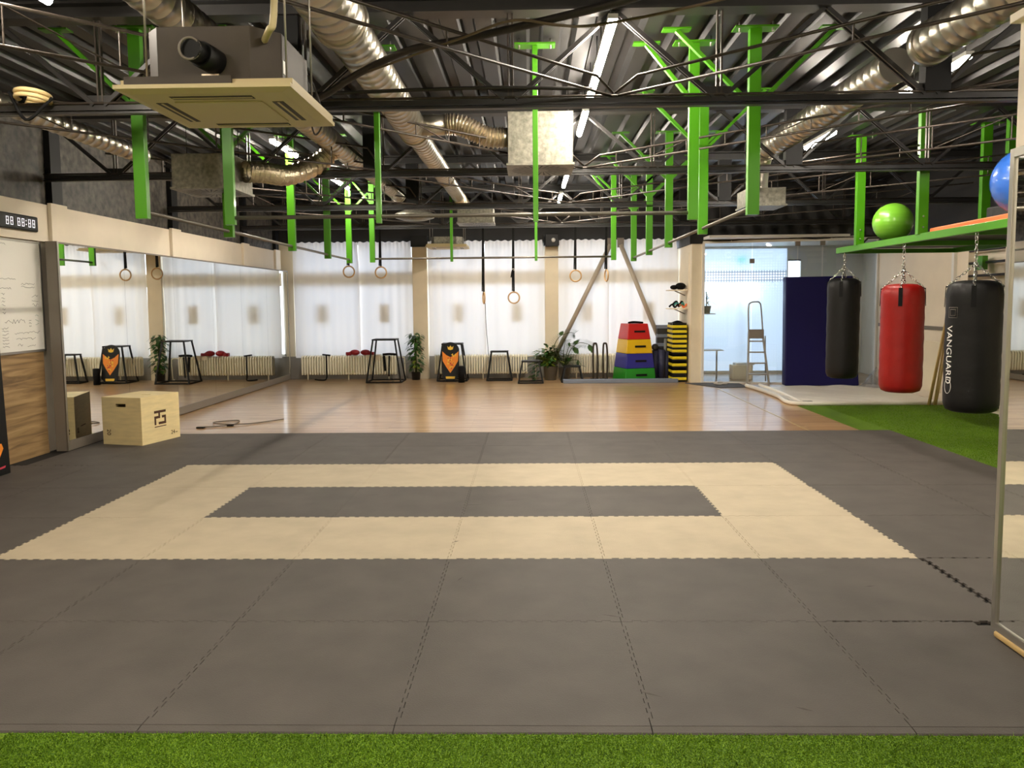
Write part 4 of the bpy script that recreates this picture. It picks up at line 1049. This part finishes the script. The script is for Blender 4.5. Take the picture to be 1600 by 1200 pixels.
tag(nb().tube(catmull([(5.6, 11.5, 1.205), (5.7, 11.55, 1.22), (5.8, 11.5, 1.215), (5.9, 11.52, 1.205)], 5), .022, 8).box(5.6, 5.85, 11.5, 11.6, 1.195, 1.215).build('strap_bundle', 'black_fabric'), 'small bundle of black straps lying on top of the vault box', 'straps')

# parallel bars on edge
for k, x in enumerate((4.92, 5.13)):
    t = thing('push_up_bar', 'dark tall hoop bar standing before the right radiator, %s of the pair' % ('left' if k == 0 else 'right'), 'bar stand', (x, 11.72, 0), .2, 'pair of dark hoop bars')
    nb().tube(catmull([(-.035, 0, 0), (-.04, 0, .4), (-.03, 0, .73), (0, 0, .77), (.04, 0, .73), (.06, 0, .4), (.05, 0, 0)], 6), .02, 8).build('hoop', 'ac_dark', t)
    nb().bar((-.04, -.15, .012), (-.04, .15, .012), .03, .02).build('foot', 'ac_dark', t); nb().bar((.05, -.15, .012), (.05, .15, .012), .03, .02).build('foot', 'ac_dark', t)

# rolled mats
labs = ['leftmost dark navy rolled mat in the cluster right of the vault box', 'middle dark navy rolled mat right of the vault box', 'right dark navy rolled mat beside the yellow steps', 'dark navy rolled mat behind the others right of the vault box']
for k, (x, y, r_, h) in enumerate(((6.17, 11.62, .075, .62), (6.30, 11.55, .07, .64), (6.41, 11.6, .06, .6), (6.28, 11.8, .07, .66))):
    t = thing('rolled_mat', labs[k], 'rolled mat', (x, y, 0), group='navy rolled mats')
    m = nb(); pts = [(r_ * (1 - .8 * i / 60) * math.cos(i * .5), r_ * (1 - .8 * i / 60) * math.sin(i * .5)) for i in range(60)]
    nb().tube([(0, 0, 0), (0, 0, h)], r_, 22).build('roll', 'navy_roll', t)
    m.tube([(p[0] * .96, p[1] * .96, h + .001) for p in pts], .003, 4, caps=False); m.build('spiral_edge', 'black', t)
tag(nb().sphere((6.17, 11.62, .69), .072).build('medicine_ball', 'pot_dark'), 'dark ball resting on the leftmost rolled mat', 'ball')
tag(nb().tube([(6.39, 11.75, 0), (6.41, 11.75, .86)], .028, 14).build('foam_tube', 'pot'), 'grey upright tube sticking out above the rolled mats', 'tube')

# steps
def make_step():
    t = thing('aerobic_step', 'x', 'aerobic step')
    nb().box(-.15, .15, -.3, .3, .038, .096).build('platform', 'step_yellow', t, bevel=.012)
    for sy in (-1, 1): nb().box(-.14, .14, sy * .2 - .09, sy * .2 + .09, 0, .04).build('foot_block', 'black', t, bevel=.006)
    nb().box(-.12, .12, -.28, .28, .094, .099).build('grip_top', 'black', t)
    return t
s0 = make_step(); z_ = 0; zs = []
for k in range(10):
    zs.append(z_ + (0 if k == 0 else 0)); z_ += .142 if k < 4 else .099
st_names = ['bottom', 'second from the bottom', 'third from the bottom', 'fourth from the bottom', 'fifth from the bottom', 'fifth from the top', 'fourth from the top', 'third from the top', 'second from the top', 'topmost']
for k, z_ in enumerate(zs):
    o = s0 if k == 0 else dup(s0)
    o.location = (6.59, 11.42, z_); o['label'] = 'yellow and black aerobic step, %s of the stack by the right pillar' % st_names[k]; o['group'] = 'stack of yellow steps'
    if k < 4: nb().box(-.14, .14, -.28, .28, .096, .142).build('riser_block', 'black', o)
for k in range(6):
    t = thing('aerobic_step', 'grey aerobic step in the pile behind the yellow stack, %s' % ['at its bottom', 'second from its bottom', 'third from its bottom', 'third from its top', 'second from its top', 'on its top'][k], 'aerobic step', (6.42, 12.0, .0 + k * .19), group='pile of grey steps')
    nb().box(-.16, .1, -.1, .1, .0, .12).build('platform', 'pot_dark', t, bevel=.01); nb().box(-.16, .1, -.1, .1, .12, .19).build('riser_block', 'beam_grey' if k > 2 else 'black', t)
tag(nb().tube(catmull([(6.45, 11.3, 1.16), (6.5, 11.3, 1.2), (6.6, 11.32, 1.22), (6.7, 11.3, 1.17)], 5), .03, 8).sphere((6.6, 11.4, 1.17), .09, 14, (1.3, 1.3, .5)).build('rope_bundle', 'black_fabric'), 'dark bundle of ropes lying on top of the yellow step stack', 'ropes')
# shelves on the stub wall
for z_, lab in ((1.86, 'upper wooden shelf on the right pillar holding black pads'), (1.48, 'lower wooden shelf on the right pillar holding coloured bands')):
    t = thing('wall_shelf', lab, 'shelf', (6.6, 11.5, z_)); nb().box(-.18, .165, -.25, .3, 0, .02).build('shelf_board', 'cream2', t, bevel=.002)
    nb().bar((.165, 0, -.1), (-.05, 0, 0), .02).build('bracket', 'frame_grey', t)
nb_ = nb().sphere((6.52, 11.4, 1.93), .07, 14, (1.2, 1.2, .7)).sphere((6.65, 11.4, 1.95), .1, 14, (1.1, 1.2, .75))
tag(nb_.build('boxing_pads', 'black_fabric'), 'black pads lying on the upper shelf of the right pillar', 'pads')
for k, (m_, z_, x_) in enumerate((('teal', 1.56, 6.62), ('black_fabric', 1.53, 6.52), ('orange', 1.53, 6.7), ('black_fabric', 1.59, 6.6))):
    o = nb().tube(catmull([(x_ - .1, 11.4, z_), (x_ - .04, 11.38, z_ + .05), (x_ + .02, 11.4, z_ - .01), (x_ + .07, 11.36, z_ + .05), (x_ + .1, 11.4, z_)], 5), .02, 6).build('resistance_band', m_)
    tag(o, ['teal band on the lower shelf of the right pillar', 'black band at the left of the lower pillar shelf', 'orange band on the lower shelf of the right pillar', 'black band on top of the teal one on the pillar shelf'][k], 'band')
# grey floor beam, door mat, shoes
o = nb().hexa([(4.22, 10.98, 0), (6.55, 11.02, 0), (6.55, 11.2, 0), (4.22, 11.16, 0)], [(4.22, 10.98, .075), (6.55, 11.02, .075), (6.55, 11.2, .075), (4.22, 11.16, .075)]).build('balance_beam', 'beam_grey', None, bevel=.008)
tag(o, 'long low grey balance beam lying before the vault box', 'balance beam')
tag(nb().prism([(6.65, 10.85), (7.15, 9.95), (7.68, 10.05), (7.7, 10.72), (7.1, 10.88)], 0, .012).build('door_mat', 'door_mat'), 'dark grey doormat at the foot of the glass partition', 'doormat')
for k, (x, y) in enumerate(((7.22, 10.5), (7.33, 10.55))):
    t = thing('slipper', 'pale slipper lying on the doormat, %s of the pair' % ('left' if k == 0 else 'right'), 'slipper', (x, y, .012), .6 + k * .3, 'pair of slippers')
    nb().sphere((0, 0, .012), .05, 14, (.8, 2.2, .25)).build('sole', 'shoe', t); nb().sphere((0, .04, .03), .045, 14, (.9, 1.2, .7)).build('upper', 'shoe', t)

# projector / speaker on pillar
t = thing('wall_speaker', 'small black device with a round white lens atop the second pillar', 'speaker', (4.03, YF - .3, 2.83))
nb().box(-.14, .14, -.07, .1, 0, .26).build('housing', 'black', t, bevel=.01); nb().sphere((.03, -.08, .13), .045).build('lens', 'white', t)
tag(nb().tube([(2.3 + .1 * math.cos(a * .7), YF - .12, 2.52 + .11 * math.sin(a * 1.1)) for a in range(0, 14)], .003, 4).build('wire_coil', 'cable'), 'tangled thin wire hanging below the far ceiling unit', 'wire')

# ------------------------------------------------------------------ lobby objects
t = thing('step_ladder', 'grey aluminium step ladder standing at the glass partition', 'step ladder', (8.02, 10.62, 0), math.radians(-6))
Hl = 1.62
for sx, xb, xt in ((-1, -.19, -.16), (1, .22, .1)):
    nb().bar((xb, -.05, 0), (xt, .08, 1.02), .035, .05, (0, 1, 0)).build('side_rail', 'alu', t)
nb().tube(catmull([(-.16, .08, 1.0), (-.17, .09, 1.5), (-.13, .09, 1.6), (-.02, .09, 1.62), (.04, .09, 1.6), (.07, .09, 1.5), (.11, .08, 1.0)], 6), .014, 8).build('hand_hoop', 'alu', t)
for k in range(4):
    z_ = .2 + k * .215; u_ = z_ / 1.02; nb().box(-.19 + .03 * u_, .22 - .12 * u_, -.08 + .1 * u_, 0 + .1 * u_, z_ - .012, z_ + .015).build('tread', 'alu', t)
nb().box(-.16, .12, .02, .06, .9, 1.08).build('top_tray', 'frame_grey', t)
for sx in (-1, 1): nb().bar((sx * .16, .1, .95), (sx * .18, .02 + .08, .05), .02).build('rear_leg', 'alu', t)
t = thing('small_table', 'small white table behind the glass by the right pillar', 'table', (7.25, 11.8, 0))
nb().box(-.2, .35, -.2, .2, .6, .62).build('table_top', 'white', t)
for sx in (-.18, .25): nb().bar((sx, 0, 0), (sx, 0, .6), .03).build('leg', 'alu', t)
t = thing('storage_box', 'low cream box on the lobby floor behind the glass', 'box', (8.0, 11.7, 0)); nb().box(-.22, .2, -.15, .15, 0, .3).build('box', 'cream2', t, bevel=.01); nb().box(-.15, .24, -.12, .12, .3, .34).build('lid', 'orange' if 0 else 'white', t)
t = thing('palm_plant', 'dark spiky potted plant seen through the glass beside the pillar', 'potted plant', (7.32, 12.0, 1.38))
pot(t, .07, .1, .16, 'pot_dark'); m = nb()
for k in range(30):
    a = R6.uniform(0, 2 * PI); leaf(m, (0, 0, .17 + R6.uniform(0, .25)), (math.cos(a), math.sin(a), R6.uniform(.2, 1.4)), R6.uniform(.18, .27), .014, .5)
m.build('foliage', 'leaf', t); nb().tube([(0, 0, .1), (0, 0, .42)], .012, 6).build('stem', 'stem', t)
tag(nb().box(7.01, 7.48, 11.85, 12.15, 1.36, 1.38).build('plant_shelf', 'white'), 'thin white shelf under the plant behind the glass', 'shelf')

# crash mat
t = thing('crash_mat', 'tall dark blue crash mat standing upright before the glass', 'crash mat', (9.07, 10.0, .03), math.radians(-3))
nb().hexa([(-.70, -.02, 0), (.67, -.02, 0), (.67, .2, 0), (-.70, .2, 0)], [(-.7, .04, 2.05), (.53, .04, 2.06), (.53, .26, 2.06), (-.7, .26, 2.05)]).build('mat_body', 'navy', t, bevel=.02)
# white rolled tarp
t = thing('plastic_tarp', 'crumpled white plastic tarp spread on the floor under the blue mat', 'tarp', (0, 0, 0))
poly = [(7.75, 10.02), (7.72, 7.42), (10.15, 7.42), (10.15, 10.0)]
m = nb(); nx, ny = 60, 60; vs = []
R7 = random.Random(9); wv = [(R7.uniform(2, 9), R7.uniform(2, 9), R7.uniform(0, 6), R7.uniform(.2, 1)) for _ in range(7)]
for j in range(ny + 1):
    for i in range(nx + 1):
        u, v = i / nx, j / ny; x = 7.74 + (10.12 - 7.74) * u; y = 7.42 + (10.02 - 7.42) * v
        z_ = .014 + .022 * abs(sum(a_ * math.sin(fx * x + fy * y + p_) for fx, fy, p_, a_ in wv)) * .6
        if v > .85 and u > .65: z_ += .25 * (v - .85) * (u - .65)
        vs.append((x, y, z_))
m.add(vs, [(j * (nx + 1) + i, j * (nx + 1) + i + 1, (j + 1) * (nx + 1) + i + 1, (j + 1) * (nx + 1) + i) for j in range(ny) for i in range(nx)], True)
m.build('sheet', 'tarp', t)
nb().tube(catmull([(7.64, 10.0, .045), (7.72, 9.4, .035), (7.73, 8.4, .035), (7.7, 7.45, .035), (8.6, 7.38, .035), (9.5, 7.4, .03), (10.1, 7.45, .03)], 10), .035, 12).build('rolled_edge', 'tarp', t)
nb().tube(catmull([(7.9, 10.05, .05), (7.95, 9.3, .04), (7.9, 8.3, .04), (7.86, 7.6, .03)], 8), .025, 10).build('rolled_edge', 'tarp', t)
tag(nb().box(7.86, 8.0, 7.5, 7.56, .045, .055).build('phone', 'black'), 'small flat dark object on the front corner of the white tarp', 'object')
# clear plastic heap
m = nb(); vs = []; n_ = 24
for j in range(n_ + 1):
    for i in range(n_ + 1):
        u, v = i / n_ * 2 - 1, j / n_ * 2 - 1; r_ = math.hypot(u, v)
        vs.append((9.95 + u * .22 + .02 * math.sin(9 * v), 9.75 + v * .3, .03 + max(0, 1 - r_) * .38 + .03 * math.sin(7 * u + 5 * v) * max(0, 1.2 - r_)))
m.add(vs, [(j * (n_ + 1) + i, j * (n_ + 1) + i + 1, (j + 1) * (n_ + 1) + i + 1, (j + 1) * (n_ + 1) + i) for j in range(n_) for i in range(n_)], False)
tag(m.build('plastic_wrap', 'plastic_sheet'), 'clear crumpled plastic heaped beside the blue mat', 'plastic wrap')

# ------------------------------------------------------------------ green shelf with balls
SX, SZ = 7.93, 2.33
t = thing('overhead_shelf', 'bright green overhead steel shelf hanging at the right', 'shelf', (0, 0, 0))
nb().box(SX - .025, SX + .025, 1.6, 6.45, SZ - .03, SZ + .05).build('front_beam', 'green', t, bevel=.004)
nb().box(9.55, 9.6, 1.6, 6.45, SZ - .03, SZ + .05).build('rear_beam', 'green', t, bevel=.004)
for y in (1.62, 3.3, 4.9, 6.42): nb().box(SX + .025, 9.55, y - .025, y + .025, SZ - .03, SZ + .03).build('cross_beam', 'green', t)
nb().box(SX + .03, 9.55, 1.65, 6.4, SZ + .035, SZ + .048).build('shelf_panel', 'black', t)
for (x, y) in ((SX + .01, 5.76), (SX + .01, 4.08), (9.2, 5.1), (9.3, 4.75), (SX + .01, 1.9)):
    post(t, x, y, .11, .07, SZ + .04, 3.79)
    for zz in (SZ + .12, SZ + .24): nb().sphere((x, y - .04, zz), .012, 8).build('bolt', 'alu', t)
nb().box(9.0, 9.09, 3.6, 3.68, 1.3, SZ - .02).build('lower_post', 'green', t)
def ball(c, r_, m_, label):
    t_ = thing('exercise_ball', label, 'exercise ball', (c[0], c[1], c[2] + r_)); m = nb(); prof = []
    for k in range(49):
        th = PI * k / 48; rr = r_ + .0018 * (1 if (k % 3 == 0 and 8 < k < 40) else 0); prof.append((rr * math.sin(th), rr * math.cos(th)))
    m.lathe(prof, 48).build('ball', m_, t_); nb().tube([(-r_ * .5, -r_ * .86, 0), (-r_ * .505, -r_ * .87, 0)], .012, 10).build('valve', m_, t_); return t_
ball((8.15, 5.25, SZ + .05), .24, 'ball_green', 'green exercise ball on the green overhead shelf')
bb = ball((8.26, 2.72, SZ + .11), .315, 'ball_blue', 'blue exercise ball at the right end of the green overhead shelf')
def onball(v):
    r_ = .332; a = v.x / r_; b = v.y / r_; return Vector((math.sin(a) * math.cos(b) * r_, math.sin(b) * r_, math.cos(a) * math.cos(b) * r_)) + Vector((0, 0, v.z))
add_text('printed_word', 'FITNESS', .05, 'white', facing((-.55, -.9, -.35), (0, 0, 0)), bb, .001, onball)
o = nb().hexa([(7.98, 2.3, SZ + .05), (8.45, 2.3, SZ + .05), (8.5, 3.9, SZ + .05), (7.98, 3.98, SZ + .05)], [(7.98, 2.3, SZ + .11), (8.45, 2.3, SZ + .11), (8.5, 3.9, SZ + .11), (7.98, 3.98, SZ + .1)]).build('foam_wedge', 'orange', None, bevel=.01)
tag(o, 'orange foam slab lying on the green shelf under the blue ball', 'foam slab')
tag(nb().box(8.6, 9.2, 2.1, 4.0, SZ + .05, SZ + .32).build('storage_crate', 'drape', None, bevel=.02), 'dark covered bulk lying on the green shelf behind the orange slab', 'bundle')
tag(nb().bar((8.55, 3.96, SZ + .08), (8.5, 2.0, SZ + .13), .03, .05).build('aluminium_rail', 'alu'), 'grey metal rail lying along the shelf beside the orange slab', 'rail')
tag(nb().bar((8.1, 6.1, SZ + .055), (8.4, 6.05, SZ + .055), .02).bar((8.1, 6.1, SZ + .05), (8.2, 6.1, SZ + .16), .02).bar((8.2, 6.1, SZ + .16), (8.5, 6.05, SZ + .16), .02).build('folding_bracket', 'steel_black'), 'small dark metal bracket on the shelf left of the green ball', 'bracket')

# ------------------------------------------------------------------ punching bags
def chain_path(m, a, b, r=.011, wire=.0035):
    a, b = Vector(a), Vector(b); d_ = b - a; n_ = max(2, int(d_.length / (r * 2.6))); dn = d_.normalized()
    side = dn.cross(Vector((0, 1, .01))).normalized(); s2 = dn.cross(side).normalized()
    for i in range(n_):
        c = a + d_ * (i + .5) / n_; s_ = side if i % 2 else s2; pts = []
        for k in range(10):
            q = 2 * PI * k / 10; pts.append(c + dn * math.cos(q) * r * 1.75 + s_ * math.sin(q) * r)
        m.tube(pts, wire, 5, closed=True)
def bag(x, y, zt, zb, r_, m_, label, straps='black_fabric', txt=None, tilt=0):
    t = thing('punching_bag', label, 'punching bag', (x, y, zb)); h = zt - zb
    prof = [(0, 0), (r_ * .7, .004), (r_ * .9, .025), (r_ * .99, .08), (r_, .15)]
    for k in range(1, 12): prof.append((r_ * (1 + .012 * math.sin(k * 2.3)), .15 + (h - .3) * k / 12))
    prof += [(r_, h - .14), (r_ * .985, h - .1), (r_ * .93, h - .055), (r_ * .82, h - .025), (r_ * .66, h - .008), (r_ * .4, h), (0, h - .005)]
    m = nb(); m.lathe(prof, 40)
    # gathered folds at the top
    for i, v in enumerate(m.v):
        ang = math.atan2(v[1], v[0]); k = max(0, (v[2] - h * .82) / (h * .18)); rr = 1 + .03 * k * math.sin(ang * 14) ; m.v[i] = (v[0] * rr, v[1] * rr, v[2])
    m.build('body', m_, t)
    Zc = 2.30 - zb; Zj = h + .16 if h + .16 < Zc - .05 else h + .1
    cm = nb(); chain_path(cm, (0, 0, Zj), (0, 0, Zc), .014, .0042); cm.build('chain', 'chain', t)
    nb().torus((0, 0, Zj), .02, .005, (0, 1, 0), 16, 6).build('swivel_ring', 'chain', t)
    nb().torus((0, 0, Zc - .05), .024, .005, (0, 1, 0), 16, 6, sx=.6).build('carabiner', 'chain', t)
    for k in range(4):
        a = PI / 4 + k * PI / 2 + .25; p = (math.cos(a) * r_ * .97, math.sin(a) * r_ * .97, h - .06)
        cm = nb(); chain_path(cm, p, (0, 0, Zj), .013, .004); cm.build('chain', 'chain', t)
        e = (math.cos(a) * (r_ + .006), math.sin(a) * (r_ + .006)); tx = Vector((-math.sin(a), math.cos(a), 0)) * .022
        e = Vector((e[0], e[1], 0)); nn = Vector((math.cos(a), math.sin(a), 0)) * .004
        nb().hexa([e - tx + Vector((0, 0, h - .26)), e + tx + Vector((0, 0, h - .26)), e + tx + nn + Vector((0, 0, h - .26)), e - tx + nn + Vector((0, 0, h - .26))],
                  [e * .97 - tx + Vector((0, 0, h - .05)), e * .97 + tx + Vector((0, 0, h - .05)), e * .97 + tx + nn + Vector((0, 0, h - .05)), e * .97 - tx + nn + Vector((0, 0, h - .05))]).build('strap', straps, t)
    if txt:
        a0 = math.radians(187)
        def wrap(v, zc):
            a = a0 - v.y / (r_ + .003) * -1; return Vector((math.cos(a) * (r_ + .004 + v.z), math.sin(a) * (r_ + .004 + v.z), zc - v.x))
        add_text('printed_word', txt, .105, 'white', None, t, .001, lambda v: wrap(v, h * .44))
        m = nb()
        for k in range(28):
            pass
        pts = []
        for k in range(28):
            q = 2 * PI * k / 28; a = a0 + .045 * math.cos(q) / r_; pts.append((math.cos(a) * (r_ + .005), math.sin(a) * (r_ + .005), h * .2 + .07 * math.sin(q)))
        m.tube(pts, .003, 4, closed=True); m.build('printed_oval', 'white', t)
        m = nb()
        for (s_, zo) in ((.05, 0), (.03, 0)):
            pts = []
            for (du, dz) in ((-1, -1), (1, -1), (1, 1), (-1, 1)):
                a = a0 + .04 / r_ + du * s_ / r_; pts.append((math.cos(a) * (r_ + .006), math.sin(a) * (r_ + .006), h * .76 + dz * s_))
            m.tube(pts, .003, 4, closed=True)
        m.build('printed_badge', 'frame_grey', t)
    return t
bag(7.93, 6.2, 1.95, .55, .215, 'bag_black', 'small looking black punching bag in front of the blue crash mat')
bag(7.93, 4.45, 1.83, .553, .235, 'bag_red', 'red punching bag hanging between the two black ones')
bag(7.93, 2.95, 1.83, .526, .25, 'bag_black', 'big black punching bag at the right with white lettering on its side', txt='VANGUARD')

# sticks, wall bars
for k, (a, b) in enumerate((((9.70, 7.3, .01), (10.0, 7.38, 1.5)), ((9.74, 7.33, .01), (10.03, 7.4, 1.52)), ((9.79, 7.3, .01), (10.05, 7.42, 1.48)), ((9.83, 7.32, .01), (10.08, 7.4, 1.45)), ((9.95, 7.05, .01), (10.1, 7.2, 1.5)))):
    o = nb().tube([a, b], .014, 10).build('wooden_stick', 'bamboo'); tag(o, 'pale wooden stick leaning at the right wall, %s from the left of the bunch' % NUM[k], 'stick', 'leaning wooden sticks')
t = thing('wall_bars', 'wall bars with dark rungs on the right wall behind the big black bag', 'wall bars', (XR - .12, 0, 0))
for y in (7.0, 6.05, 5.1): nb().box(-.02, .11, y - .02, y + .02, .0, 2.6).build('upright', 'cream', t)
for k in range(13): nb().tube([(0, 5.1, .13 + k * .185), (0, 7.0, .13 + k * .185)], .02, 10).build('rung', 'steel_black', t)
nb().box(-.06, .02, 6.55, 6.72, 2.06, 2.26).build('clamp', 'green', t)
